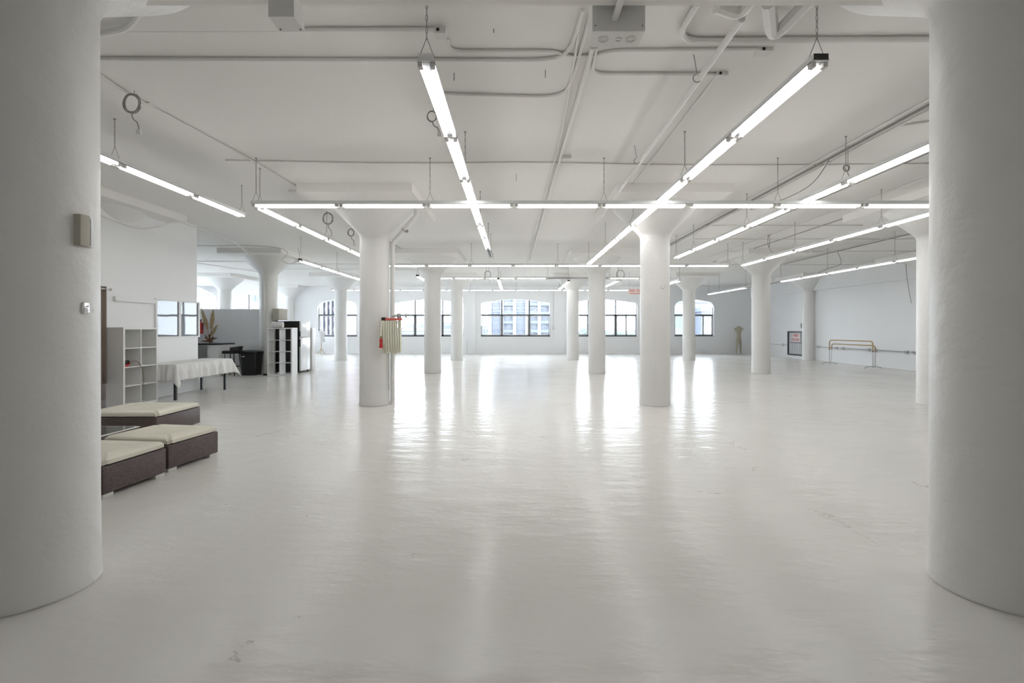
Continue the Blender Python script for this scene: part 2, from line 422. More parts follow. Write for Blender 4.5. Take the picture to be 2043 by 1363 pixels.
# ---------------------------------------------------------------- strip lights
FL = 1.215; PITCH = 1.24
def link(mb, c, L_, w, r, ori):
    pts = []
    for k in range(8):
        a = 2*PI*k/8; u = w*math.cos(a); v = L_*math.sin(a)
        pts.append((c[0]+(u if ori else 0), c[1]+(0 if ori else u), c[2]+v))
    mb.tube(pts, r, seg=4, closed=True)
def hanger_mesh(top, offx, offy):
    mb = MB(); z0 = .14
    n = max(3, int((top-z0)/.042)); st = (top-z0)/n
    for i in range(n): link(mb, (offx, offy, z0+st*(i+.5)), st*.62, .0065, .0026, i % 2)
    for sx in (-1, 1): mb.tube([(offx+sx*.052, offy, .015), (offx, offy, z0+.01)], .0028, seg=4)
    mb.lathe([(.013, top-.012), (.013, top+.002)], (offx, offy, 0), 8)
    return mb
PROTO = {}
def fixture(ori, lit, hang, top, dark):
    """ori 'x': tubes run along x;  'y': along y.  origin at housing underside centre start."""
    key = (ori, lit, hang, round(top, 3), dark)
    if key in PROTO: return copy_tree(PROTO[key])
    root = empty('strip_light', (0, 0, 0)); h2 = FL/2
    def T(mb):
        if ori == 'y': mb.v = [(-b, a, c) for a, b, c in mb.v]
        return mb
    hb = MB()
    prof = [(-.062, .0), (-.05, .012), (-.048, .045), (.048, .045), (.05, .012), (.062, .0), (.035, -.004), (-.035, -.004)]
    vs = [(-h2-.012, y, z) for y, z in prof]+[(h2+.012, y, z) for y, z in prof]; n = 8
    hb.add(vs, [tuple(range(n)), tuple(reversed(range(n, 2*n)))]+[(k, (k+1) % n, n+(k+1) % n, n+k) for k in range(n)])
    T(hb).build('housing', 'fixture_white', root)
    T(MB().box(-h2+.005, h2-.005, -.06, .06, -.0065, -.0042)).build('dimming_plate', 'dimmed_grey', root)  # added plate, coloured dark so the gap between lit tubes doesn't burn out
    for sy in (-1, 1):
        y = sy*.041
        T(MB().tube([(-h2+.045, y, -.022), (h2-.045, y, -.022)], .0125, seg=10)).build('tube', 'tube_lit' if lit else 'tube_off', root)
        for sx in (-1, 1):
            s_ = MB(); xa = sx*(h2-.045); xb = sx*h2
            s_.box(min(xa, xb), max(xa, xb), y-.015, y+.015, -.037, -.004)
            T(s_).build('socket', 'socket', root)
    if dark:
        s_ = MB(); sx = dark; s_.box(sx*(h2+.0125), sx*(h2+.016), -.05, .05, .002, .043); T(s_).build('end_opening', 'black', root)
    if hang:
        for e in hang:
            mb = hanger_mesh(top, 0, 0); dx = e*(h2-.03)
            mb.v = [(a+(dx if ori == 'x' else 0), b+(dx if ori == 'y' else 0), c+.03) for a, b, c in mb.v]
            mb.build('hanging_chain', 'chain_metal', root)
    PROTO[key] = root
    return root
NFIX = [0]
def row(ori, const, z, nodes, name, frm, off=(), dark=(), hang=None, n0=0):
    """nodes: start coordinate of each fixture"""
    total = len(nodes)
    for i, s in enumerate(nodes):
        hg = () if hang is None else tuple(e for e in (-1, 1) if (i, e) in hang)
        dk = -1 if (i, -1) in dark else (1 if (i, 1) in dark else 0)
        o = fixture(ori, i not in off, hg, ZC-z-.03, dk)
        c = s+PITCH/2
        o.location = (c, const, z) if ori == 'x' else (const, c, z)
        st = 'unlit' if i in off else 'lit'
        tag(o, '%s strip light, %s from the %s in %s' % (st, ORD[i+n0], frm, name), 'ceiling light', 'strip lights in '+name)
        NFIX[0] += 1
def alt(n, first=0): return {(i, -1) for i in range(first, n, 2)} | ({(n-1, 1)} if (n-first) % 2 == 0 else {(n-1, 1)})
# crosswise rows
d = 6.55; x0 = (505-CX)*d/F
row('x', d, 3.222, [x0+PITCH*i for i in range(8)], 'the nearest crosswise row', 'left end', hang=alt(8), dark={(0, -1)})
d = 13.17; x0 = (765-CX)*d/F
row('x', d, 3.267, [x0+PITCH*i for i in range(8)], 'the second crosswise row', 'left end', hang=alt(8))
d = 18.4; x0 = (844-CX)*d/F
row('x', d, 3.475, [x0+PITCH*i for i in range(8)], 'the third crosswise row', 'left end', off=(4, 5), hang=alt(8))
d = 24.7; x0 = (661-CX)*d/F
row('x', d, 3.515, [x0+PITCH*i for i in range(14)], 'the farthest crosswise row', 'left end', hang=alt(14))
row('x', -2.6, 3.222, [-3.1+PITCH*i for i in range(5)], 'the added fill row behind the viewer', 'left end', hang=alt(5))  # unseen lamps, added as fill light for the near columns
# lengthwise rows
row('y', -.612, 3.30, [3.15+PITCH*i for i in range(7)], 'the long row left of centre', 'near end', off=(6,), hang=alt(7))
row('y', -.612, 3.30, [17.2+PITCH*i for i in range(4)], 'the short far row left of centre', 'near end', dark={(0, -1)}, hang=alt(4))
row('y', 2.10, 3.30, [3.15+PITCH*i for i in range(8)], 'the long row right of centre', 'near end', dark={(0, -1)}, hang=alt(8))
row('y', 2.10, 3.30, [17.9+PITCH*i for i in range(3)], 'the short far row right of centre', 'near end', dark={(0, -1)}, hang=alt(3))
row('y', 4.19, 3.305, [3.29+PITCH*i for i in range(7)], 'the long row over the right aisle', 'near end', hang=alt(7))
row('y', 3.98, 3.30, [17.7+PITCH*i for i in range(2)], 'the far row over the right aisle', 'near end', hang=alt(2))
row('y', 6.42, 3.245, [5.52+PITCH*i for i in range(6)], 'the row ending above the mannequin', 'near end', hang=alt(6))
row('y', 6.25, 3.27, [17.4+PITCH*i for i in range(2)], 'the far row by the arched window', 'near end', hang=alt(2))
row('y', 9.55, 3.145, [9.02+PITCH*i for i in range(11)], 'the row nearest the right wall', 'near end', off=(6, 7), hang=alt(11))
row('y', -3.87, 3.30, [6.93+PITCH*i for i in range(4)], 'the row left of the hose column', 'near end', dark={(0, -1)}, hang=alt(4))
row('y', -4.64, 3.385, [4.13+PITCH*i for i in range(3)], 'the near row by the partition wall', 'near end', hang={(0, 1), (2, 1)})
row('y', -5.66, 3.255, [12.1+PITCH*i for i in range(4)], 'the row over the refrigerator', 'near end', dark={(0, -1)}, hang=alt(4))
row('y', -3.37, 3.27, [15.9+PITCH*i for i in range(2)], 'the far row behind the hose column', 'near end', dark={(0, -1)}, hang=alt(2))

# ---------------------------------------------------------------- conduits on the ceiling
def conduit(pts, label, r=.012, m='conduit_paint', name='conduit', cat='conduit', seg=8, sm=None):
    pts = [(p[0], p[1], ZC-r-.002) if abs(p[2]-zc) < 1e-4 or abs(p[2]-3.865) < 1e-4 else tuple(p) for p in pts]
    mb = MB(); mb.tube(smooth_path(pts, 5, sm) if sm else pts, r, seg)
    return tag(mb.build(name, m), label, cat)
zc = ZC-.02
def cl(*pp, z=zc): return [PC(a, b, z) for a, b in pp]
conduit(cl((120, 62), (868, 59)), 'thin white conduit across the ceiling ending at the small square box, upper one of two', .016)
conduit(cl((100, 118), (1100, 121), (1138, 104), (1163, 20)), 'long white conduit across the near ceiling passing behind the strip light, bending up at right', .016, sm=.25)
conduit(cl((893, 78), (897, 103), (1108, 103), (1130, 113), (1188, 113), (1215, 102), (1513, 99)), 'white conduit with a kink under the large junction box', .013, sm=.12)
conduit(cl((878, 188), (1125, 195), (1146, 150), (1178, 30)), 'white conduit curving up beside the long ceiling pipe, below two others', .014, sm=.3)
conduit([PC(1183, 95), PC(1058, 520)], 'long straight conduit running away from the junction box toward the windows', .022)
conduit([PC(1158, 35), PC(1148, 110), PC(1120, 270), PC(1042, 560)], 'second lengthwise conduit just left of the long straight one', .012)
conduit(cl((1190, 96), (1181, 148), (1430, 149)), 'short white conduit leading right to a small box with a black hole', .014, sm=.12)
conduit(cl((1392, 5), (1346, 80), (1900, 77)), 'thick white pipe bending and running right behind the right column', .024, sm=.22)
conduit([PC(1480, 38, 3.68), PC(1200, 432, 3.68)], 'slanting sprinkler pipe hung from hooks right of centre', .026, name='sprinkler_pipe', cat='pipe')
conduit([PC(1431, 153), PC(1255, 380), PC(1180, 470)], 'thin conduit running away beside the sprinkler pipe', .011)
conduit(smooth_path([PC(1534, 5, 3.6), PC(1540, 68, 3.6), PC(1556, 62, 3.6), PC(1700, -90, 3.6)], 6, .12), 'thick white pipe with an elbow near the top right', .045, name='water_pipe', cat='pipe')
conduit(smooth_path([PC(1430, 14, 3.7), PC(1478, 32, 3.7), PC(1540, -60, 3.7)], 6, .12), 'fat white pipe elbow feeding the slanting sprinkler pipe', .04, name='pipe_elbow', cat='pipe')
conduit([PC(120, 100), PC(262, 193), PC(520, 331), PC(712, 447)], 'long conduit slanting over the left side of the ceiling', .013)
conduit([PC(815, 505), PC(760, 475)], 'short dark conduit right of the riser pipe on the ceiling', .008, m='cable')
conduit(catmull([PC(450, 322), PC(560, 324), PC(760, 327), PC(905, 327), PC(1060, 326), PC(1290, 330), PC(1480, 331), PC(1700, 330), PC(1900, 328)]), 'thin conduit crossing the whole ceiling above the nearest crosswise lights', .009)
for i, rt in enumerate((1.815, 1.862, 1.905)):
    x = rt*(zc-H); conduit([(x, 3.7, zc), (x, 14.2, zc)], 'one of three parallel conduits on the right, %s of them' % ('inner', 'middle', 'outer')[i], .013, 'cable' if i == 1 else 'conduit_paint')
conduit([(4.6, 5.48, zc), (4.9, 5.34, zc), (7.2, 5.34, zc)], 'conduit branching right off the three parallel conduits', .012)
conduit([(5.72, 4, zc), (5.72, 12.2, zc)], 'thin lengthwise cable beyond the lights of the right aisle', .007, 'cable')
conduit([(6.62, 4.6, zc), (6.62, 15.6, zc)], 'thin lengthwise conduit left of the row ending above the mannequin', .009)
conduit([(7.25, 5.8, zc), (7.25, 16.8, zc)], 'thin lengthwise conduit right of the row ending above the mannequin', .010, 'cable')
conduit([(10.0, 9.3, zc), (10.0, 16.8, zc)], 'lengthwise conduit near the right wall, left one of two', .011)
conduit([(10.14, 9.3, zc), (10.14, 17.3, zc)], 'lengthwise conduit near the right wall, right one of two', .011, 'cable')
for k, (y, xa, xb, lb) in enumerate(((10.82, 4.4, 8.2, 'nearest'), (12.47, 4.9, 11, 'middle'), (14.44, 6.6, 12.9, 'farthest'))):
    conduit([(xa, y, zc), (xb, y, zc)], 'thin crosswise conduit over the right aisle, %s of three' % lb, .010)
conduit([(-8.6, 17.3, zc), (-5.2, 17.3, zc)], 'thin crosswise pipe behind the refrigerator column', .012)
conduit([(-14.6, 16.6, zc), (-8.4, 16.6, zc)], 'crosswise rail above the grey half wall', .014)
conduit([(-12.3, 13.5, 3.82), (-9.6, 18.0, 3.6)], 'slanting white rail above the grey half wall', .012)
conduit([(-12, 18.8, zc), (-3.6, 18.8, zc)], 'far crosswise conduit left of the hose column', .011)
conduit([(5.2, 17.5, zc), (12.9, 17.5, zc)], 'far crosswise conduit above the mannequin', .011)
conduit([(-4.5, 22.7, zc), (6, 22.7, zc)], 'farthest crosswise conduit before the windows', .012)
# cable hugging the partition wall top, then down the fridge column
conduit(catmull([(-7.50, 8.0, 3.55), (-7.26, 8.76, 3.38), (-7.22, 9.3, 3.52), (-7.45, 10.1, 3.80), (-7.5, 10.9, 3.83), (-7.75, 12.6, 3.84), (-8.05, 13.87, 3.71)]), 'white cable sagging around the capital along the partition wall top', .013)
conduit(smooth_path([(-8.05, 13.85, 3.71), (-8.04, 14.22, 3.70), (-8.04, 14.66, 3.28), (-8.04, 14.735, 3.1), (-8.04, 14.732, .01)], 5, .12), 'thin conduit running down the column behind the cube shelf', .013)
conduit(catmull([(-9.4, 12.8, 3.78), (-8.6, 12.85, 3.77), (-7.6, 13.2, 3.84), (-7.0, 13.6, 3.84), (-6.75, 13.65, 3.72), (-6.85, 13.7, 3.62)]), 'thin dark loose cable near the partition wall end', .006, 'cable', 'cable', 'cable')
conduit(catmull([(-6.85, 13.75, 3.62), (-7.0, 13.8, 3.5), (-6.75, 13.8, 3.4), (-6.5, 13.86, 3.55), (-6.55, 13.86, ZC)]), 'thin loop of cable hanging beside the row over the refrigerator', .006, 'cable', 'cable', 'cable')
conduit(catmull([(4.55, 6.65, ZC), (4.4, 6.8, 3.6), (4.15, 7.05, 3.45), (3.7, 7.2, 3.32), (3.55, 6.6, 3.275)]), 'loose grey cable draped above the nearest crosswise lights at right', .006, 'cable', 'cable', 'cable')
conduit(catmull([(10.1, 14.4, ZC), (10.3, 14.5, 3.5), (9.9, 14.5, 3.35), (9.56, 14.5, 3.20)]), 'loose cable loop over the row nearest the right wall', .007, 'cable', 'cable', 'cable')
conduit(catmull([(13.0, 15.3, ZC), (13.1, 15.35, 3.25), (13.2, 15.4, 2.8), (13.3, 15.4, 2.3)]), 'cable hanging down by the far right wall column', .008, 'cable', 'cable', 'cable')

# coils of cable
def coil(c, R, label, turns=3, tail=.18, ax=0.):
    zt = min(c[2], ZC-.035-1.15*R); k_ = (zt-H)/(c[2]-H); c = (c[0]*k_, c[1]*k_, zt)
    mb = MB(); n = 22*turns; pts = []
    for i in range(n):
        a = 2*PI*i/22; r = R*(1-.10*math.sin(i*.37)); pts.append((c[0]+r*math.cos(a)*math.cos(ax), c[1]+r*math.cos(a)*math.sin(ax)+.004*(i/22), c[2]+r*math.sin(a)*1.15))
    mb.tube(pts, .0055, 5)
    e = c[2]-R*1.1; mb.tube(catmull([(c[0], c[1], e), (c[0]+.02, c[1], e-tail*.4), (c[0]+.06, c[1], e-tail*.6), (c[0]+.08, c[1], e-tail)]), .006, 5)
    root = tag(empty('coiled_cable', (0, 0, 0)), label, 'cable')
    mb.build('coil', 'cable', root)
    MB().box(c[0]+.06, c[0]+.10, c[1]-.015, c[1]+.015, e-tail-.05, e-tail, ).build('plug', 'conduit_paint', root)
    MB().tube([(c[0]+R*.3, c[1], c[2]+R), (c[0]+R*.4, c[1], ZC)], .004, 4).build('tie', 'cable', root)
coil(P(262, 206, 4.81), .082, 'coil of white cable hanging from the slanting conduit near the left column')
coil(P(654, 436, 9.5), .10, 'coil of grey cable hanging left of the hose column', tail=.22)
coil(P(700, 464, 10.7), .07, 'small bundle of cable above the row left of the hose column')
coil(P(973, 548, 18.1), .12, 'small far coil of cable above the third crosswise row')
coil(P(1534, 481, 12.3), .13, 'thin coil of cable hanging left of the row ending above the mannequin', ax=.9)
coil(P(1238, 548, 18.0), .15, 'far coil of cable left of the column by the hanging sign')
coil(P(862, 232, 5.0), .05, 'short grey cable coil beside the near lights left of centre', 2, .12)
coil(P(1690, 335, 6.1), .035, 'tangled cable knot above the right aisle lights', 5, .14)

# small ceiling boxes
def cbox(px0, px1, py, dd, hgt, label, hole=True, dpt=.09, ztop=ZC):
    z = H+(CY-py)*dd/F
    x0, x1 = (px0-CX)*dd/F, (px1-CX)*dd/F
    root = tag(empty('junction_box', ((x0+x1)/2, dd, z)), label, 'junction box')
    w = (x1-x0)/2
    MB().box(-w, w, 0, dpt, 0, ztop-z, ).build('body', 'conduit_paint', root)
    if hole: MB().lathe([(.014, 0), (.014, .003)], (0, 0, 0), 12).build('knockout_hole', 'black', root).rotation_euler = (PI/2, 0, 0)
    h = root.children[-1]
    if hole: h.location = (-w*.35, -.001, (ztop-z)*.5)
    return root
cbox(866, 889, 66, 3.69, 0, 'small square junction box with a black hole beside the near strip light chain')
cbox(1515, 1543, 101, 3.97, 0, 'small junction box with a black hole left of the open ended strip light')
cbox(1430, 1453, 150, 4.34, 0, 'small junction box with a black hole where the short conduit ends')
cbox(1122, 1140, 316, 6.44, 0, 'little square box on the ceiling left of the lengthwise conduits', False)
cbox(282, 298, 206, 4.93, 0, 'small box on the slanting conduit beside the white cable coil', False)
cbox(575, 592, 382, 8.06, 0, 'small box on the slanting conduit above the nearest crosswise lights', False)
cbox(1248, 1262, 396, 8.47, 0, 'small round box end above the crosswise lights right of centre', True)
# big junction box behind the beam
root = tag(empty('large_junction_box', (.685, 3.03, 3.42)), 'large white metal junction box with round knockouts at the top centre', 'junction box')
MB().box(-.172, .172, 0, .17, 0, .46).build('body', 'conduit_paint', root)
MB().box(-.174, .174, -.006, 0, .004, .46).build('cover', 'conduit_paint', root)
for x, r in ((-.085, .035), (.02, .022), (.10, .035)):
    m = MB(); m.tube([(x+r*math.cos(2*PI*k/20), .085+r*math.sin(2*PI*k/20), -.001) for k in range(20)], .003, 6, closed=True)
    m.tube([(x+r*.6*math.cos(2*PI*k/20), .085+r*.6*math.sin(2*PI*k/20), -.001) for k in range(20)], .002, 6, closed=True)
    m.build('knockout', 'conduit_paint', root)
for x in (-.155, .155): MB().lathe([(.004, 0), (.004, .003)], (x, -.009, .03), 8).build('screw', 'black', root)
conduit([(.66, 3.03, 3.50), (.66, 2.7, 3.50), (.72, 1.7, 3.50)], 'white pipe entering the large junction box from the beam', .022, name='pipe', cat='pipe')
root = tag(empty('small_metal_box', (-1.45, 2.86, 3.40)), 'small white metal box hanging under the beam at the top left', 'junction box')
MB().box(-.085, .075, 0, .14, 0, .18).build('body', 'conduit_paint', root)
for x in (-.07, .06): MB().lathe([(.005, -.004), (.005, 0)], (x, .12, 0), 8).build('screw', 'black', root)
conduit(catmull([PC(150, 70, 3.70), PC(200, 66, 3.70), PC(245, 58, 3.70), PC(268, 40, 3.69), PC(284, 8, 3.66), PC(300, -60, 3.6)]), 'fat white conduit curving around the capital at the top left', .022)
# pipe hangers
for (px, py, dd, lb) in ((1400, 152, 4.08, 'nearer'), (1283, 318, 6.1, 'farther')):
    x, y, z = P(px, py, dd); z = 3.68
    m = MB(); m.tube([(1.62+.036*math.cos(a), y, z+.036*math.sin(a)) for a in [PI*.6+k*.35 for k in range(14)]], .005, 5)
    m.tube([(1.62, y, z+.036), (1.62-.03, y, ZC)], .004, 5)
    tag(m.build('pipe_hanger', 'chain_metal'), 'steel hook hanging the slanting sprinkler pipe, %s of two' % lb, 'hook')
# bare threaded droppers
for i, (px, py, ln, lb) in enumerate(((906, 150, .07, 'left of the two by the curved conduit'), (1088, 144, .07, 'right of the two by the curved conduit'), (1030, 352, .1, 'over the nearest crosswise lights'), (985, 62, .03, 'pair near the kinked conduit'))):
    x, y, z = PC(px, py-4, ZC)
    tag(MB().tube([(x, y, ZC), (x, y, ZC-ln)], .005, 5).build('ceiling_stud', 'chain_metal'), 'short steel stud sticking down from the ceiling, '+lb, 'stud')

# ---------------------------------------------------------------- riser pipe and fire hose at left column
cx_, cy_ = -2.685, 8.804
root = tag(empty('riser_pipe', (-2.35, 8.83, 0)), 'white vertical riser pipe up the right side of the hose column', 'pipe')
pts = smooth_path([(0, 0, 0), (0, 0, 3.10), (.46, 0, 3.62), (.46, 0, ZD)], 5, .08)
MB().tube(pts, .042, 16).build('pipe', 'column_paint', root)
MB().lathe([(.055, 0), (.05, .015), (.043, .02)], (0, 0, 0), 16).build('flange', 'column_paint', root)
m = MB(); m.tube([(.22+.055*math.cos(a)*.7, .055*math.sin(a), 3.34+.055*math.cos(a)*-.7) for a in [k*PI/6 for k in range(12)]], .008, 6, closed=True); m.box(.24, .30, -.02, .02, 3.30, 3.35)
m.build('clamp', 'chain_metal', root)
# valve
root = tag(empty('hose_valve', (-2.30, 8.66, 1.70)), 'grey angle valve with a hand wheel above the fire hose', 'valve')
MB().tube([(-.03, .14, 0), (.0, .02, 0), (.08, 0, 0)], .026, 12).build('inlet', 'white_metal', root)
MB().lathe([(.02, -.12), (.028, -.10), (.028, -.06), (.042, -.05), (.045, .0), (.035, .035), (.012, .045)], (.12, 0, 0), 16).build('body', 'steel', root)
MB().tube([(.12, 0, .0), (.25, 0, .0)], .011, 8).build('stem', 'steel', root)
m = MB(); m.tube([(.25, .045*math.cos(2*PI*k/16), .045*math.sin(2*PI*k/16)) for k in range(16)], .008, 6, closed=True)
m.tube([(.25, -.045, 0), (.25, .045, 0)], .005, 5); m.tube([(.25, 0, -.045), (.25, 0, .045)], .005, 5); m.build('hand_wheel', 'steel', root)
MB().tube([(.12, 0, -.11), (.12, -.01, -.22), (.10, -.015, -.25)], .02, 8).build('coupling', 'brass', root)
# rack and hose
root = tag(empty('hose_rack', (-2.36, 8.50, 1.62)), 'red swing arm hose rack clamped on the riser pipe', 'rack')
MB().box(-.04, .28, -.025, .015, -.015, .03, .008).build('arm', 'red_paint', root)
m = MB(); m.box(-.10, -.03, -.03, .03, -.03, .04); m.tube([(-.06, 0, .0), (-.02, .3, .0)], .014, 6); m.build('clamp', 'black', root)
for k in range(7): MB().tube([(-.005+k*.042, -.03, -.018), (-.005+k*.042, .03, -.018)], .005, 5).build('hose_pin', 'steel', root)
root = tag(empty('fire_hose', (-2.36, 8.48, 1.60)), 'cream folded fire hose hanging in loops from the red rack', 'fire hose')
for k in range(8):
    x = -.065+k*.044; m = MB(); drop = -.60-.02*math.sin(k*1.7); w = .019
    pts = [(x-w*.9, 0, .0), (x-w, -.01, -.2), (x-w*.8+.01, -.012, drop+.03), (x, -.014, drop), (x+w*.9, -.012, drop+.04), (x+w*.8, -.01, -.25), (x+w*.7, 0, .0)]
    # flat hose: ribbon with thickness
    cp = catmull(pts, 4); rib = []
    for q in cp: rib += [(q.x, -.045+q.y, q.z), (q.x, .045+q.y, q.z)]
    vs = []; fs = []; th = .0055
    for i, q in enumerate(cp):
        t = (cp[min(i+1, len(cp)-1)]-cp[max(i-1, 0)]).normalized(); nx, nz = t.z, -t.x
        for (sy, sn) in ((-1, -1), (1, -1), (1, 1), (-1, 1)): vs.append((q.x+nx*th*sn, q.y+sy*.04, q.z+nz*th*sn))
    for i in range(len(cp)-1):
        for j in range(4): fs.append((i*4+j, i*4+(j+1) % 4, (i+1)*4+(j+1) % 4, (i+1)*4+j))
    fs += [(0, 1, 2, 3), tuple((len(cp)-1)*4+j for j in (3, 2, 1, 0))]
    m.add(vs, fs, True); m.build('hose_fold', 'hose', root)
MB().lathe([(.016, 0), (.03, -.02), (.022, -.06), (.022, -.1), (.034, -.15), (.034, -.17)], (-.09, -.07, -.33), 16).build('nozzle', 'red', root)
MB().lathe([(.018, 0), (.02, .04)], (-.09, -.07, -.33), 12).build('nozzle_collar', 'brass', root)
MB().tube(catmull([(-.09, -.07, -.29), (-.085, -.06, -.15), (-.07, -.03, .0)]), .014, 8).build('hose_end', 'hose', root)
MB().tube([(.225, -.03, -.06), (.222, -.03, -.32)], .004, 5).build('cord', 'cable', root)
tag(MB().box(-2.389, -2.383, 8.71, 8.73, .28, 1.1).build('cable_strip', 'cable'), 'thin dark cable strip on the seam between hose column and riser', 'cable')

# round plate on right column
m = MB().lathe([(.045, 0), (.045, .012), (.036, .02), (.03, .012)], (0, 0, 0), 24)
o = m.build('round_wall_plate', 'conduit_paint'); o.rotation_euler = (PI/2, 0, 0); o.location = (2.685+.06, 8.804-.267, 2.24)
tag(o, 'small white round cover plate on the column right of centre', 'cover plate')

# ---------------------------------------------------------------- boxes on near left column
def on_col(px, cx0, cy0, r):
    k = (px-CX)/F; a = k*k+1; b = -2*(k*cx0+cy0); c = cx0*cx0+cy0*cy0-r*r
    dd = (-b-math.sqrt(b*b-4*a*c))/(2*a); return k*dd, dd
x, y = on_col(164, -2.69, 2.575, .274); ang = math.atan2(y-2.575, x+2.69)
root = tag(empty('alarm_box', (x, y, H-(492-CY)*y/F), ang+PI/2), 'small beige wall box with a grille on the left edge column', 'alarm')
MB().box(-.045, .012, -.035, .02, 0, .172, .004).build('body', 'beige', root)
m = MB(); m.box(.012, .05, -.018, .02, .0, .168); m.build('side_plate', 'steel', root)
MB().box(.016, .03, -.022, -.017, .006, .162).build('side_slot', 'cable', root)
x, y = on_col(170, -2.69, 2.575, .274); ang = math.atan2(y-2.575, x+2.69)
root = tag(empty('key_lock_box', (x, y, H-(626-CY)*y/F), ang+PI/2), 'little metal lock plate with a hook below the alarm box on the left column', 'lock')
MB().box(-.024, .016, -.014, .012, 0, .065, .006).build('plate', 'chrome', root)
MB().lathe([(.006, 0), (.006, .004)], (-.002, -.016, .04), 10).build('keyhole', 'black', root)
MB().tube([(.012, -.008, .008), (.04, -.008, .008), (.042, -.008, .024)], .003, 6).build('hook', 'chrome', root)

# ---------------------------------------------------------------- partition wall: windows, curtain, rail
XW = -7.53
def ywall(px): return -XW*F/(CX-px)
root = struct(empty('window_8', (XW, 10.2, 1.30)))
ya, yb, yc = ywall(308), ywall(356.5), ywall(396)
z0, z1 = 1.28, 2.05
ox, oy, oz = root.location
def boxr(mb, x0, x1, y0, y1, za, zb): mb.box(x0-ox, x1-ox, y0-oy, y1-oy, za-oz, zb-oz); return mb
fr = MB()
for a, b in ((ya, ya+.04), (yb-.03, yb+.03), (yc-.05, yc)): boxr(fr, XW, XW+.035, a, b, z0, z1)
boxr(fr, XW, XW+.035, ya, yc, z0-.03, z0); boxr(fr, XW, XW+.035, ya, yc, z1, z1+.03); fr.build('frame', 'laminate', root)
boxr(MB(), XW+.001, XW+.012, ya+.04, yb-.03, z0, z1).build('pane', 'reflective_glass', root)
boxr(MB(), XW+.001, XW+.012, yb+.03, yc-.05, z0, z1).build('pane', 'reflective_glass', root)
# lower white board below window
struct(MB().box(XW, XW+.025, ywall(308), 10.88, 0.02, 1.245).build('trim_20', 'laminate'))
tag(MB().box(XW, XW+.06, ywall(225), ywall(307), 1.97, 2.06, .006).build('wall_raceway', 'wall_paint'), 'long shallow white casing on the partition wall left of the inner window', 'casing')
root = tag(empty('curtain', (XW+.11, 8.24, 2.2)), 'brown grommet curtain on a rod at the partition wall', 'curtain')
n = 36; vs = []; fs = []
for j, z in enumerate((.02, -.3, -.9, -1.4, -1.75)):
    for i in range(n+1):
        t = i/n; vs.append((.035*math.sin(t*16*PI/2)*(1+.15*j)+.0, -.75+t*.86, z))
for j in range(4):
    for i in range(n): fs.append((j*(n+1)+i, j*(n+1)+i+1, (j+1)*(n+1)+i+1, (j+1)*(n+1)+i))
m = MB(); m.add(vs, fs, True); o = m.build('cloth', 'curtain', root); s = o.modifiers.new('s', 'SOLIDIFY'); s.thickness = .006
m = MB().tube([(0, -.8, -.03), (0, .17, -.03)], .012, 10); m.build('rod', 'chrome', root)
m = MB(); m.lathe([(.005, 0), (.022, .008), (.026, .02), (.02, .034), (.005, .04)], seg=14); o = m.build('finial', 'chrome', root); o.rotation_euler = (-PI/2, 0, 0); o.location = (0, .17, -.03)
MB().tube([(-.11, .14, -.03), (0, .14, -.03)], .007, 6).build('bracket', 'chrome', root)
for i in range(4): MB().tube([(.0, .08-.21*i+.001, -.03), (0, .088-.21*i, -.03)], .026, 12).build('grommet', 'chrome', root)

# ---------------------------------------------------------------- cube shelves (2 x 4)
def cube_shelf(root, w, dpt, h, back=None, cols=2, rows=4):
    """local: x width 0..w, y depth 0..dpt (front at y=0), z up"""
    t = .038; ti = .016
    m = MB(); m.box(0, t, 0, dpt, 0, h); m.build('side_panel', 'laminate', root)
    m = MB(); m.box(w-t, w, 0, dpt, 0, h); m.build('side_panel', 'laminate', root)
    MB().box(t, w-t, 0, dpt, h-t, h).build('top_panel', 'laminate', root)
    MB().box(t, w-t, 0, dpt, 0, t).build('bottom_panel', 'laminate', root)
    cw = (w-2*t)/cols; chh = (h-2*t)/rows
    for i in range(1, cols): MB().box(t+cw*i-ti/2, t+cw*i+ti/2, .004, dpt-.004, t, h-t).build('divider', 'laminate', root)
    for j in range(1, rows): MB().box(t, w-t, .003, dpt-.003, t+chh*j-ti/2, t+chh*j+ti/2).build('shelf', 'laminate', root)
    if back: MB().box(t, w-t, dpt-.012, dpt-.004, t, h-t).build('back_panel', back, root)
# left one faces +x: rotate so local front (-y) faces +x -> rz = +90deg
xf = -7.13
yA, yB2 = -xf*F/(CX-246), -xf*F/(CX-315)
root = tag(empty('cube_shelf', (xf, yA, 0), PI/2), 'white two by four cube shelf with closed backs against the left partition wall', 'shelf')
cube_shelf(root, yB2-yA, .385, 1.475, 'laminate_cream')
root = tag(empty('cube_shelf', (-7.62, 14.13, 0)), 'white open two by four cube shelf in front of the refrigerator', 'shelf')
cube_shelf(root, .765, .36, 1.475)
# items in the left shelf
yi = yA+.17; zsh = .038+(1.475-.076)/4*2+.009
root = tag(empty('power_drill', (xf-.14, yi, zsh)), 'black and red gadget with a hanging cord in the left cube shelf', 'tool')
MB().box(-.09, .06, -.13, .05, 0, .035, .01).build('base', 'red', root)
m = MB(); m.box(-.08, .07, -.12, .0, .036, .10, .012); m.box(-.05, -.01, -.10, -.04, .09, .135, .008); m.box(.02, .05, -.10, -.04, .09, .125, .008); m.tube([(0, -.02, .07), (0, .10, .08)], .035, 12); m.lathe([(.03, .1), (.026, .125)], (0, -.02, 0), 12); m.build('body', 'black', root)
MB().tube([(0, .09, .055), (0, .115, .05)], .03, 12).build('ring', 'red', root)
MB().tube(catmull([(.03, .10, .07), (.10, .18, .09), (.16, .22, -.05), (.165, .25, -.2), (.165, .26, -.3), (.165, .24, -.36)]), .005, 6).build('cord', 'dry_leaf', root)

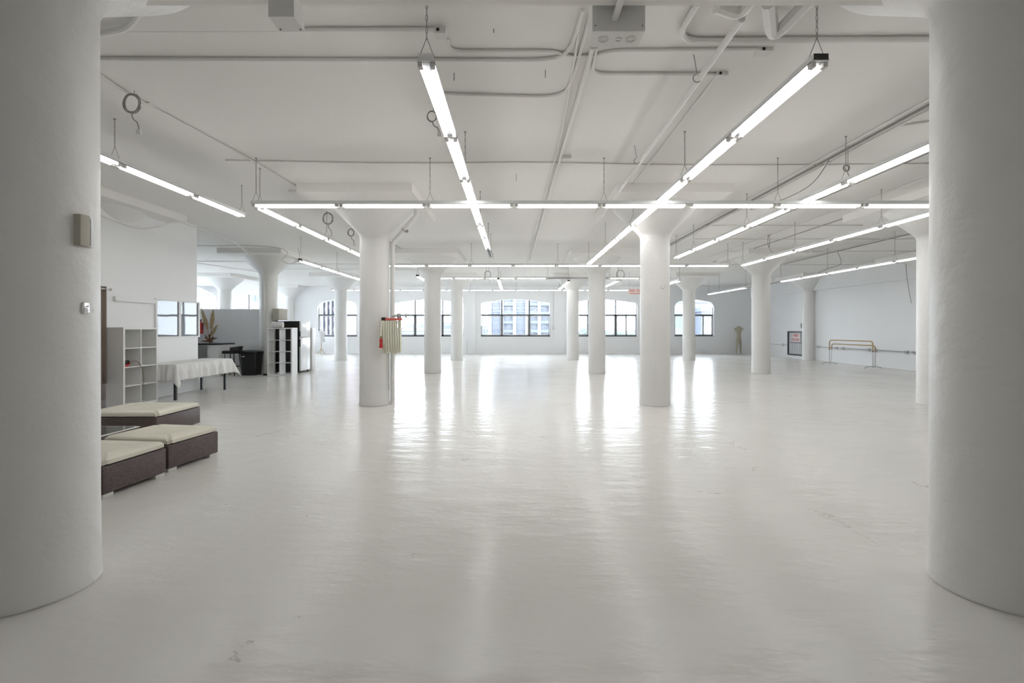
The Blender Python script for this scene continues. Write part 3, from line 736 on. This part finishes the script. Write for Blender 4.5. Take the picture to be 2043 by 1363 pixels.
# ---------------------------------------------------------------- table with cloth
tx0, tx1, ty0, ty1, th = -7.49, -6.83, 9.23, 11.04, .73
root = tag(empty('folding_table', ((tx0+tx1)/2, (ty0+ty1)/2, 0)), 'long table with black legs beside the partition wall', 'table')
ox, oy = root.location.x, root.location.y
MB().box(tx0-ox, tx1-ox, ty0-oy, ty1-oy, th-.03, th).build('table_top', 'laminate', root)
for (lx, ly) in ((tx1-.04, ty0+.07), (tx0+.07, ty1-.15), (tx1-.04, ty1-.15), (tx0+.07, ty0+.07)):
    MB().box(lx-ox-.022, lx-ox+.022, ly-oy-.022, ly-oy+.022, 0, th-.03).build('leg', 'black_gloss', root)
vs = []; fs = []; nx, ny = 40, 76; ov = .34
sx0, sx1, sy0, sy1 = tx0+.002, tx1+ov, ty0-ov, ty1+ov
for j in range(ny+1):
    for i in range(nx+1):
        u = sx0+(sx1-sx0)*i/nx; v = sy0+(sy1-sy0)*j/ny
        cu = min(max(u, tx0), tx1+.004); cv = min(max(v, ty0-.004), ty1+.004)
        e = math.hypot(u-cu, v-cv); zz = th+.004-e
        if e > 0:
            dx, dy = (u-cu)/e, (v-cv)/e; s_ = cv*9.3+cu*11
            fold = (.018*math.sin(s_*2.1)+.012*math.sin(s_*4.7+1))*min(e/.12, 1.6)
            corner = abs(dx*dy)*2
            out = .014+.05*e+fold*(1-.5*corner)+corner*e*.42
            cu += dx*out; cv += dy*out
            if 0 < corner: cu += -dy*corner*.03; cv += dx*corner*.02
            zz += .006*math.sin(s_*2.1)
        vs.append((cu, cv, max(zz, .03)))
for j in range(ny):
    for i in range(nx): a = j*(nx+1)+i; fs.append((a, a+1, a+nx+2, a+nx+1))
m = MB(); m.add(vs, fs, True); o = m.build('tablecloth', 'cloth'); s = o.modifiers.new('s', 'SOLIDIFY'); s.thickness = .003; s.offset = 1
tag(o, 'white tablecloth draped with pointed corners over the long black legged table', 'tablecloth')

# ---------------------------------------------------------------- counter, plant, extinguisher, stool, bin
cy1, ch = 14.94, .985
x1 = -(CX-467)*14.94/F
cy0 = -x1*F/(CX-437)
root = tag(empty('bar_counter', (x1, cy0, 0)), 'white counter with a thin black top against the grey half wall', 'counter')
w = 2.4
m = MB(); m.box(-.36, 0, 0, cy1-cy0, 0, ch-.04); m.box(-w, -w+.3, 0, cy1-cy0, 0, ch-.04); m.box(-w+.3, -.36, .02, cy1-cy0, 0, .30); m.box(-w+.3, -.36, cy1-cy0-.03, cy1-cy0, .3, ch-.04)
m.build('body', 'laminate', root)
MB().box(-w+.3, -.36, .0, .5, .28, .31).build('shelf', 'laminate', root)
MB().box(-w-.02, .03, -.03, cy1-cy0, ch-.04, ch).build('counter_top', 'counter_top', root)
zt = ch
px_, py_ = -9.68, 14.55
root = tag(empty('pampas_arrangement', (px_, py_, zt)), 'dried pampas grass plumes with brown leaves on the black topped counter', 'plant')
def plume(base, tip, r, nm):
    b = Vector(base); t_ = Vector(tip); n = 14; pts = []; rs = []
    for i in range(n+1):
        q = i/n; p = b.lerp(t_, q)+Vector((random.uniform(-.006, .006), random.uniform(-.006, .006), 0)); pts.append(p)
        rs.append(max(.004, r*math.sin(PI*min(1, q*.93+.06))**.7*(1-.35*q)*random.uniform(.8, 1.15)))
    m = MB().tube(pts, rs, 9)
    for _ in range(130):
        q = random.uniform(.03, .96); p = b.lerp(t_, q); a = random.uniform(0, 2*PI); rr = r*math.sin(PI*min(1, q*.93+.06))**.7*(1-.3*q)
        dr = (t_-b).normalized()*.06+Vector((math.cos(a), math.sin(a), 0))*rr*1.3
        m.tube([p, p+dr*.7, p+dr], [.004, .003, .0008], 3, cap=False)
    m.build(nm, 'pampas', root)
plume((-.04, 0, .45), (-.25, 0, 1.10), .065, 'plume')
plume((.06, 0, .45), (.13, .0, 1.06), .07, 'plume')
plume((.05, -.02, .22), (.25, -.02, .55), .062, 'plume')
for a, b in (((0, 0, .0), (-.04, 0, .46)), ((0.01, 0, 0), (.06, 0, .46)), ((.02, 0, 0), (.05, -.02, .24))): MB().tube([a, b], .007, 6).build('stem', 'dry_leaf', root)
for k in range(12):
    a = k*2*PI/12+.2; m = MB(); ln = random.uniform(.12, .28); up = random.uniform(.05, .38)
    pts = [(0, 0, .02+k*.004), (math.cos(a)*ln*.5, math.sin(a)*ln*.5, up*.7), (math.cos(a)*ln, math.sin(a)*ln*.6, up*.8)]
    m.tube(catmull(pts, 4), [.006, .012, .018, .022, .024, .02, .014, .008, .002][:9], 5); m.build('leaf', 'dry_leaf', root)

root = tag(empty('fire_extinguisher', (-10.17, 14.85, 1.28)), 'red fire extinguisher on the grey half wall beside the partition edge', 'fire extinguisher')
MB().lathe([(.0, 0), (.07, .004), (.085, .02), (.085, .30), (.07, .345), (.03, .37), (.025, .40)], seg=20, cap=False).build('cylinder', 'red', root)
m = MB(); m.lathe([(.028, .40), (.028, .43)], (0, 0, 0), 10); m.box(-.02, .10, -.012, .012, .43, .445); m.box(-.02, .09, -.012, .012, .46, .475); m.build('valve_handle', 'black', root)
MB().tube(catmull([(.02, 0, .43), (.09, -.03, .44), (.12, -.03, .36), (.11, -.03, .2), (.095, -.02, .12)]), .012, 8).build('hose', 'black', root)
MB().box(-.03, .03, .08, .10, .05, .35).build('bracket', 'black', root)

root = tag(empty('bar_stool', (-8.66, 14.12, 0)), 'black bar stool with a low curved back in front of the counter', 'stool')
m = MB(); vs = []; n = 20
m.box(-.24, .16, -.20, .20, .68, .775, .035); m.build('seat', 'black', root)
m = MB(); vs = []; fs = []
for i in range(15):
    a = -PI/2+PI*i/14
    for (rr, z) in ((.20, .74), (.235, .80), (.25, .875+.035*math.cos(a)), (.225, .875+.035*math.cos(a)), (.20, .80), (.17, .74)):
        vs.append((.03+rr*math.cos(a), rr*.9*math.sin(a), z))
for i in range(14):
    for j in range(6): fs.append((i*6+j, i*6+(j+1) % 6, (i+1)*6+(j+1) % 6, (i+1)*6+j))
fs += [tuple(range(6)), tuple(14*6+j for j in range(6))]
m.add(vs, fs, True); m.build('backrest', 'black', root)
for sx in (-1, 1):
    for sy in (-1, 1): MB().tube([(sx*.13-.03, sy*.13, .72), (sx*.19-.03, sy*.19, 0)], [.016, .011], 8).build('leg', 'black_gloss', root)
m = MB(); k = .172; m.tube([(-k-.03, -k, .28), (k-.03, -k, .28), (k-.03, k, .28), (-k-.03, k, .28)], .008, 6, closed=True); m.build('footrest', 'black_gloss', root)

root = tag(empty('rubbish_bin', (-8.25, 14.40, 0)), 'black plastic bin with a lid and small white label beside the bar stool', 'bin')
def rrect(hx, hy, r, z, n=5):
    out = []
    for cx0, cy0_, a0 in ((hx-r, hy-r, 0), (-hx+r, hy-r, 90), (-hx+r, -hy+r, 180), (hx-r, -hy+r, 270)):
        for k in range(n): t = math.radians(a0+k*90/(n-1)); out.append((cx0+r*math.cos(t), cy0_+r*math.sin(t), z))
    return out
def stack(rings, close=True):
    n = len(rings[0]); vs = [v for r in rings for v in r]; fs = []
    for i in range(len(rings)-1):
        for k in range(n): fs.append((i*n+k, i*n+(k+1) % n, (i+1)*n+(k+1) % n, (i+1)*n+k))
    fs += [tuple(reversed(range(n))), tuple(range((len(rings)-1)*n, len(rings)*n))]
    return vs, fs
m = MB(); m.add(*stack([rrect(.215, .19, .07, 0), rrect(.23, .20, .07, .03), rrect(.242, .21, .07, .3), rrect(.26, .23, .07, .67)]), True); m.build('bin_body', 'black', root)
m = MB(); m.add(*stack([rrect(.275, .25, .07, .665), rrect(.282, .255, .07, .69), rrect(.27, .245, .07, .73), rrect(.20, .17, .06, .775), rrect(.1, .08, .03, .785)]), True); m.build('lid', 'black_gloss', root)
MB().box(-.16, -.08, -.244, -.238, .575, .60).build('label_sticker', 'laminate', root)

# ---------------------------------------------------------------- fridge group
root = tag(empty('refrigerator', (-6.95, 14.92, 0)), 'white two door refrigerator with black sides behind the open cube shelf', 'refrigerator')
MB().box(-.815, -.055, 0, .69, .03, 1.69, .006).build('cabinet', 'black_gloss', root)
MB().box(-.05, 0, 0, .69, 1.17, 1.69, .012).build('freezer_door', 'fridge_white', root)
MB().box(-.05, 0, 0, .69, .07, 1.155, .012).build('fridge_door', 'fridge_white', root)
MB().box(-.053, -.012, -.003, .012, 1.19, 1.36).build('door_handle', 'black', root)
MB().box(-.053, -.012, -.003, .012, .86, 1.10).build('door_handle', 'black', root)
MB().box(0, .004,   .50, .52, 1.50, 1.62).build('badge', 'steel', root)
for yy in (.06, .63): MB().lathe([(.03, 0), (.03, .04)], (-.06, yy, 0), 12).build('foot', 'black', root)
MB().lathe([(.03, 0), (.03, .04)], (-.6, .3, 0), 12).build('foot', 'black', root)
root = tag(empty('storage_cabinet', (-7.70, 15.75, 0)), 'plain white cabinet standing behind the refrigerator', 'cabinet')
MB().box(0, .75, 0, .26, 0, 1.475, .004).build('body', 'laminate', root)
tag(MB().box(-7.755, -7.56, 14.72, 15.28, 1.72, 2.09, .006).build('electrical_box', 'beige'), 'beige metal box on the column above the open cube shelf', 'electrical box')
root = tag(empty('paper_roll', (-7.38, 14.32, 1.475+.092)), 'white paper roll lying on top of the open cube shelf', 'paper roll')
m = MB(); m.tube([(-.16, -.02, 0), (.15, .02, 0)], .092, 24); m.build('roll', 'roll_paper', root)
m = MB(); m.tube([(.148, .0195, 0), (.158, .0205, 0)], .03, 12); m.build('core', 'beige', root)
tag(MB().box(-7.78, -7.70, 14.2, 14.32, 0, .045, .01).build('floor_wedge', 'black'), 'small black wedge on the floor left of the open cube shelf', 'door stop')

# dress form by far wall
root = tag(empty('dress_form', (-10.95, 26.0, 0)), 'white dress form on a wooden tripod below the narrow left window', 'dress form')
m = MB(); m.lathe([(.02, .66), (.20, .67), (.205, .80), (.16, .95), (.185, 1.12), (.20, 1.22), (.13, 1.31), (.05, 1.34), (.045, 1.42), (.01, 1.43)], seg=20, sy=.7); m.build('torso', 'cloth', root)
MB().tube([(0, 0, .2), (0, 0, .67)], .018, 8).build('pole', 'wood', root)
for k in range(3):
    a = k*2*PI/3-PI/2+.3; MB().tube([(0, 0, .30), (.12*math.cos(a), .12*math.sin(a), .14), (.23*math.cos(a), .23*math.sin(a), .0)], .016, 8).build('leg', 'wood', root)

# ---------------------------------------------------------------- rattan furniture
def ottoman(x0, x1, y0, y1, label, hz=.275, rz=0.):
    root = tag(empty('rattan_ottoman', ((x0+x1)/2, (y0+y1)/2, 0), math.radians(rz)), label, 'ottoman', 'low rattan ottomans with cream cushions')
    w, d_ = (x1-x0)/2, (y1-y0)/2
    MB().box(-w, w, -d_, d_, .035, hz, .012).build('wicker_base', 'wicker', root)
    vs = []; fs = []; n = 14; ins = .0
    rings = []
    for z, k in ((hz+.003, .02), (hz+.012, .0), (hz+.045, .0), (hz+.062, .015), (hz+.07, .05), (hz+.072, .16)):
        rings.append([(p[0]+.004*math.sin(i*1.3+z*60), p[1]+.004*math.cos(i*1.7+z*50), z+.004*math.sin(i*.9)) for i, p in enumerate(rrect(w-k, d_-k, .05, z, 8))])
    m = MB(); m.add(*stack(rings), True); c = m.build('cushion', 'cushion', root)
    c.rotation_euler.z = .012
    for sx in (-1, 1):
        for sy in (-1, 1): MB().box(sx*(w-.055)-.045, sx*(w-.055)+.045, sy*(d_-.06)-.05, sy*(d_-.06)+.05, 0, .035, .004).build('foot', 'foot_white', root)
    return root
ottoman(-4.218, -3.448, 4.685, 5.335, 'rattan ottoman with a cream cushion, farther one of the front pair by the left column', rz=-7.8)
ottoman(-4.248, -3.478, 3.946, 4.586, 'rattan ottoman with a cream cushion, nearest one, half hidden by the left column', rz=-5.4)
ottoman(-5.75, -4.75, 6.09, 6.94, 'rattan ottoman with a cream cushion standing behind the low glass table')
root = tag(empty('glass_table', (-4.85, 5.12, 0)), 'low rattan table with a glass top between the ottomans', 'table')
MB().box(-.38, .38, -.34, .34, .0, .285, .01).build('wicker_base', 'wicker', root)
MB().box(-.40, .39, -.36, .35, .286, .293).build('rim', 'foot_white', root)
MB().box(-.36, .35, -.32, .31, .2935, .299).build('glass_top', 'table_glass', root)
root = tag(empty('rattan_sofa', (-7.0, 7.45, 0)), 'brown rattan seat whose back edge peeks out beside the left column', 'sofa')
MB().box(-.38, .02, -.6, .40, .0, .24, .01).build('seat', 'wicker', root)
MB().box(-.10, .02, .28, .40, .24, .52, .01).build('armrest', 'wicker', root)

# ---------------------------------------------------------------- right wall: rail, gate, barres, mannequin
def ywr(px, X=XR): return X*F/(px-CX)
segs = [(1481, 1573, 'faint far'), (1632, 1675, 'short'), (1680, 1741, 'second'), (1745, 1818, 'third'), (1824, 1846, 'nearest')]
for a, b, lb in segs:
    ya, yb = ywr(a), ywr(b); root = tag(empty('wall_rail', (XR-.1, min(ya, yb), .63)), 'low metal rail on brackets along the right wall, %s length' % lb, 'rail')
    ln = abs(ya-yb); MB().tube([(0, 0, 0), (0, min(ln, 26.4-min(ya, yb)), 0)], .019, 8).build('rail', 'white_metal' if lb == 'faint far' else 'steel', root)
    for t_ in (.08, .92): MB().box(.0, .1, min(ln, 6)*t_-.05, min(ln, 6)*t_+.05, -.07, .05, .01).build('bracket', 'white_metal', root)
# fire escape gate
ya, yb = ywr(1602)-.2, ywr(1574)
root = tag(empty('fire_escape_gate', (XR-.03, (ya+yb)/2, .14)), 'grey barred gate with a dark frame and fire escape sign low on the right wall', 'gate')
w = abs(yb-ya)/2
m = MB(); m.box(-.05, .03, -w, w, 0, .05); m.box(-.05, .03, -w, w, 1.11, 1.17); m.box(-.05, .03, w-.06, w, 0, 1.17); m.box(-.05, .03, -w, -w+.06, 0, 1.17); m.build('frame', 'dark_frame', root)
MB().box(.0, .02, -w+.05, w-.05, .05, 1.11).build('panel', 'laminate', root)
nb = 12
for k in range(nb):
    y = -w+.1+(2*w-.2)*k/(nb-1); MB().box(-.03, -.018, y-.006, y+.006, .05, 1.11).build('bar', 'grate', root)
MB().box(-.034, -.01, -w+.05, w-.05, .60, .63).build('cross_bar', 'grate', root)
def text_mesh(s, size, m, parent, loc, rot, ex=.002, name='lettering'):
    cu = bpy.data.curves.new(name, 'FONT'); cu.body = s; cu.size = size; cu.extrude = ex; cu.align_x = 'CENTER'; cu.align_y = 'CENTER'; cu.offset = size*.012
    o = bpy.data.objects.new(name, cu); C.objects.link(o)
    dg = bpy.context.evaluated_depsgraph_get(); me = bpy.data.meshes.new_from_object(o.evaluated_get(dg))
    bpy.data.objects.remove(o); bpy.data.curves.remove(cu)
    me.name = name; me.materials.clear(); me.materials.append(MATS[m]); o2 = bpy.data.objects.new(name, me); C.objects.link(o2); o2.parent = parent; o2.location = loc; o2.rotation_euler = rot
    return o2
sp = MB().box(-.048, -.036, -.36, .30, .66, 1.06).build('sign_plate', 'sign_white', root)
text_mesh('\u2022FIRE\u2022', .19, 'sign_red', sp, (-.051, -.03, .955), (PI/2, 0, -PI/2))
text_mesh('ESCAPE', .17, 'sign_red', sp, (-.051, -.03, .76), (PI/2, 0, -PI/2))
tag(MB().tube(catmull([(XR-.02, 21.93, 1.72), (XR-.08, 21.94, 1.62), (XR-.03, 21.96, 1.54), (XR-.09, 21.95, 1.48)]), .015, 6).build('wall_hook', 'black'), 'small black hook on the right wall above the fire escape gate', 'hook')

# portable barres
def barre(z, xo, label, yo, col2):
    A = Vector((12.72+xo, 18.56, 0)); B = Vector((12.98+xo, 16.65, 0)); dr = (B-A)
    root = tag(empty('ballet_barre', tuple(A)), label, 'barre')
    b = dr.copy()
    top = smooth_path([(0, 0, .62), (0, 0, z), (b.x, b.y, z), (b.x, b.y, .62)], 6, .13)
    MB().tube(top, .021, 10).build('rail', 'gold_rail', root)
    for p in ((0, 0), (b.x, b.y)):
        MB().tube([(p[0], p[1], .05), (p[0], p[1], .66)], .017, 8).build('post', 'white_metal', root)
        m = MB(); m.tube([(p[0]-.32, p[1]-.02, .012), (p[0]-.2, p[1], .06), (p[0], p[1], .10), (p[0]+.2, p[1]+.02, .06), (p[0]+.32, p[1]+.02, .012)] if col2 else [(p[0], p[1], .05), (p[0]-.12, p[1], .045)], .013, 8)
        m.build('foot', 'steel', root)
        MB().lathe([(.024, .60), (.024, .63)], (p[0], p[1], 0), 8).build('collar', 'black' if col2 else 'brass', root)
barre(.985, 0, 'taller free standing barre with a bronze top rail near the right wall', 0, True)
barre(.83, .085, 'lower barre rail mounted beside the taller free standing barre', 0, False)

# mannequin: headless, armless, standing
root = None
sk = bpy.data.meshes.new('body')
J = [((0, 0, .88), .15, .10), ((0, 0, 1.03), .115, .085), ((0, -.01, 1.18), .125, .09), ((0, 0, 1.34), .175, .11), ((0, 0, 1.47), .15, .09), ((0, 0, 1.56), .058, .055), ((0, 0, 1.61), .05, .05),
     ((.15, 0, 1.47), .06, .06), ((.245, 0, 1.39), .06, .06), ((-.15, 0, 1.47), .06, .06), ((-.245, 0, 1.39), .06, .06),
     ((.085, 0, .78), .088, .088), ((.10, -.01, .46), .058, .06), ((.115, .02, .25), .048, .05), ((.125, .02, .07), .034, .038), ((.135, -.07, .03), .034, .028),
     ((-.085, 0, .78), .088, .088), ((-.10, -.01, .46), .058, .06), ((-.115, .02, .25), .048, .05), ((-.125, .02, .07), .034, .038), ((-.135, -.07, .03), .034, .028)]
E = [(0, 1), (1, 2), (2, 3), (3, 4), (4, 5), (5, 6), (4, 7), (7, 8), (4, 9), (9, 10), (0, 11), (11, 12), (12, 13), (13, 14), (14, 15), (0, 16), (16, 17), (17, 18), (18, 19), (19, 20)]
sk.from_pydata([j[0] for j in J], E, []); o = bpy.data.objects.new('mannequin', sk); C.objects.link(o)
md = o.modifiers.new('skin', 'SKIN')
lay = sk.skin_vertices[0].data if sk.skin_vertices else None
if lay is None:
    import bmesh
    bm = bmesh.new(); bm.from_mesh(sk); bm.verts.layers.skin.verify(); bm.to_mesh(sk); bm.free(); lay = sk.skin_vertices[0].data
for i, j in enumerate(J): lay[i].radius = (j[1], j[2])
lay[0].use_root = True
ss = o.modifiers.new('sub', 'SUBSURF'); ss.levels = 2; ss.render_levels = 2
bpy.context.view_layer.update()
dg = bpy.context.evaluated_depsgraph_get(); me = bpy.data.meshes.new_from_object(o.evaluated_get(dg)); me.name = 'mannequin'
o.modifiers.clear(); o.data = me; me.materials.clear(); me.materials.append(MATS['mannequin'])
for p in me.polygons: p.use_smooth = True
o.location = (12.75, 26.15, -min(v.co.z for v in me.vertices)); tag(o, 'beige headless and armless standing mannequin in the far right corner', 'mannequin')

# hanging fire escape sign
dS = 19.7; xs0, xs1 = (1253-CX)*dS/F, (1253-CX)*dS/F+.92; zs0, zs1 = H+(CY-588)*dS/F, H+(CY-575.5)*dS/F
root = tag(empty('hanging_sign', ((xs0+xs1)/2, dS, zs0)), 'white and red fire escape sign hanging from wires, partly behind a column', 'sign')
w = (xs1-xs0)/2; h = zs1-zs0
MB().box(-w, w, -.008, .008, 0, h).build('sign_plate', 'sign_white', root)
text_mesh('FIRE', .145, 'sign_red', root, (-.285, -.011, h*.60), (PI/2, 0, 0)); text_mesh('ESCAPE', .145, 'sign_red', root, (.145, -.011, h*.60), (PI/2, 0, 0))
MB().box(-w+.06, w-.06, -.0115, -.008, .045, .068).build('underline', 'sign_red', root)
for x in (-w+.05, w-.05): MB().tube([(x, 0, h), (x, 0, ZC-zs0)], .003, 4).build('wire', 'cable', root)
# wall switch on far wall right of central window
tag(MB().box(px2x(1097), px2x(1105), YW-.12, YW-.05, py2z(658), py2z(650), .005).build('switch_box', 'far_paint') if False else MB().box(px2x(1101), px2x(1107), YW-.16, YW-.09, py2z(658), py2z(649), .005).build('switch_box', 'conduit_paint'), 'small white switch box on the far wall right of the central window', 'switch')
tag(MB().tube([(px2x(1104), YW-.11, py2z(649)), (px2x(1104), YW-.11, 3.86)], .02, 8).build('conduit', 'conduit_paint'), 'vertical white conduit above the switch box on the far wall', 'conduit')

# ---------------------------------------------------------------- outside
struct(MB().box(-900, 900, 30, 1500, -26, -25).build('ground', 'ground'))
def building(x0, x1, y0, y1, z1, label, wm='city', bays=0, floors=0, fh=3., gm='city_dark', piers=False):
    root = tag(empty('building', ((x0+x1)/2, y0, -25)), label, 'building')
    W = x1-x0; zz = z1+25
    MB().box(-W/2, W/2, 0, y1-y0, 0, zz).build('walls', wm, root)
    MB().box(-W/2-.2, W/2+.2, -.2, y1-y0+.2, zz, zz+.6).build('roof', wm, root)
    if bays:
        bw = W/bays; top = zz-.8; k = 0; pr = None
        for j in range(floors):
            for i in range(bays):
                xa = -W/2+bw*i+bw*.16; xb = -W/2+bw*(i+1)-bw*.16; za = top-fh*(j+1)+fh*.32; zb = top-fh*j-fh*.12
                if pr is None:
                    pr = MB().box(0, xb-xa, -.06, 0, 0, zb-za).build('window', gm, root); pr.location = (xa, 0, za)
                else:
                    c = pr.copy(); C.objects.link(c); c.parent = root; c.location = (xa, 0, za)
    return root
# tower in the central window
dT = 150.; xa, xb = (977-CX)*dT/F, (1100-CX)*dT/F+4
root = tag(empty('apartment_tower', ((xa+xb)/2, dT, -25)), 'tall pale blue apartment tower with balconies seen through the central window', 'building')
W = xb-xa; MB().box(-W/2, W/2, 0, 20, 0, 62).build('walls', 'tower_wall', root)
for px in (977.6, 1002, 1026.5, 1051, 1075.5, 1098):
    x = (px-CX)*dT/F-(xa+xb)/2; MB().box(x-.55, x+.55, -1.3, 0, 0, 62).build('pier', 'tower_pier', root)
wp = None
fl = 2.9
zs_ = [25+H+ (655-652)*dT/F-1.0+fl*k for k in range(-3, 6)]
rail = None
for j, z in enumerate(zs_):
    for i, (pa, pb) in enumerate(((980, 1000), (1005, 1024), (1029, 1049), (1054, 1073), (1078, 1096))):
        a = (pa-CX)*dT/F-(xa+xb)/2; b = (pb-CX)*dT/F-(xa+xb)/2
        rnd = random.random(); u0 = a+(b-a)*(.1 if (i+j) % 2 else .32); u1 = u0+(b-a)*.55
        MB().box(u0, u1, -.05, .0, z+.2, z+2.1).build('window', 'tower_glass', root)
        if i % 2 == 1 or i == 4: MB().box(a, b, -1.2, -1.1, z-.9, z+.05).build('balcony_rail', 'tower_band', root)
        elif j % 2: MB().box(a, b, -.06, 0, z-.9, z).build('spandrel', 'tower_band', root)
# vertical-finned building at left
dB = 85.; x0b, x1b = (560-CX)*dB/F, (673-CX)*dB/F
root = tag(empty('finned_building', ((x0b+x1b)/2, dB, -25)), 'pinkish building with white vertical fins seen through the narrow left window', 'building')
W = x1b-x0b; MB().box(-W/2, W/2, 0, 15, 0, 44).build('walls', 'pink_panel', root)
for k in range(17):
    x = W/2-.2-k*.78; MB().box(x-.16, x+.16, -.7, 0, 0, 44).build('fin', 'tower_pier', root)
for j in range(7):
    for k in range(8):
        x = W/2-.2-k*.78-.39; z = 25-6+j*1.9+(.45 if k % 2 else 0); MB().box(x-.22, x+.22, -.05, 0, z, z+1.05).build('window', 'tower_glass', root)
building((1330-CX)*70/F, (1432-CX)*70/F, 70, 85, H+(655-604)*70/F, 'large pale grey building filling the narrow right window', 'tower_wall', 3, 3, 4.2, 'tower_band')
building((1400-CX)*66/F, (1425-CX)*66/F, 66, 69, H+(655-622)*66/F, 'stepped grey annex in front of the large pale grey building', 'tower_band')
building((340-CX)*90/F, (440-CX)*90/F, 90, 105, 13.5, 'lilac building seen through the leftmost far window', 'pink_panel', 5, 4, 3)
building((470-CX)*88/F, (556-CX)*88/F, 88, 104, 12.0, 'lilac grey building seen above the half wall near the column', 'tower_band', 4, 4, 3)
building((330-CX)*60/F, (560-CX)*60/F, 60, 70, 4.3, 'low white building in front of the lilac buildings', 'city')
cb = [(690, 716, 660, 300, 'distant white block by the narrow left window', 5, 3), (788, 812, 655, 420, 'distant low block right of the riser pipe', 6, 3), (812, 848, 646, 520, 'long distant white office block with rows of windows', 12, 4),
      (848, 884, 652, 380, 'distant block left of the slim column', 8, 3), (884, 904, 645, 300, 'small distant block with blue windows', 5, 4), (905, 930, 656, 330, 'distant white block hidden partly by a far column', 4, 2),
      (957, 975, 652, 260, 'small white house left of the apartment tower', 3, 3), (780, 900, 661, 240, 'long low distant roof line left of centre', 18, 1),
      (1195, 1232, 658, 520, 'very distant low block right of centre', 8, 1), (1232, 1275, 660, 460, 'very distant pale low block at right', 8, 1)]
for a, b, py, dd, lb, bays, fl_ in cb:
    building((a-CX)*dd/F, (b-CX)*dd/F, dd, dd+25, H+(655-py)*dd/F, lb, 'city', bays, fl_, 4.5)
# tree masses at the skyline
import bmesh
for i, (px, py, dd, r, lb) in enumerate(((700, 664, 190, 6, 'by the narrow left window'), (712, 661, 230, 7, 'right of the narrow left window column'), (1165, 659, 300, 10, 'left in the right hand window'), (1180, 662, 250, 8, 'beside the slim column right of centre'), (1215, 666, 240, 7, 'in the middle of the right hand window'), (1250, 666, 280, 9, 'at the right end of the right hand window'), (968, 666, 200, 5, 'beside the apartment tower'))):
    bm = bmesh.new(); bmesh.ops.create_icosphere(bm, subdivisions=4, radius=1)
    for v in bm.verts:
        q = v.co; k = 1+.16*math.sin(q.x*9+i)*math.cos(q.y*8)+.12*math.sin(q.z*13+q.x*7)+random.uniform(-.05, .05); v.co = Vector((q.x*2.0, q.y, q.z*.8))*k*r
    x, y, z = P(px, py, dd)
    root = tag(empty('tree', (x, y, -25)), 'hazy green tree crown on the skyline '+lb, 'tree')
    me = bpy.data.meshes.new('foliage'); bm.to_mesh(me); bm.free(); me.materials.append(MATS['foliage']); o = bpy.data.objects.new('foliage', me); C.objects.link(o); o.parent = root; o.location = (0, 0, z+25-r*.8)
    MB().tube([(0, 0, 0), (0, 0, z+25-r)], .6, 8).build('trunk', 'dry_leaf', root)

# ---------------------------------------------------------------- light, world, camera
w = bpy.data.worlds.new('World'); scn.world = w; w.use_nodes = True
bg = w.node_tree.nodes['Background']; bg.inputs[0].default_value = (.86, .93, 1.0, 1); bg.inputs[1].default_value = 12.5
cam = bpy.data.cameras.new('Camera'); co = bpy.data.objects.new('Camera', cam); C.objects.link(co)
co.location = (0, 0, H); co.rotation_euler = (PI/2, 0, 0)
cam.sensor_width = 36; cam.lens = 36*F/2043; cam.shift_x = (1021.5-CX)/2043; cam.shift_y = -(681.5-CY)/2043
cam.clip_start = .05; cam.clip_end = 3000
scn.camera = co
vs_ = scn.view_settings; vs_.view_transform = 'Standard'; vs_.look = 'None'; vs_.gamma = 1; vs_.use_curve_mapping = False; vs_.exposure = 0.66
print('fixtures', NFIX[0], 'objects', len(bpy.data.objects))
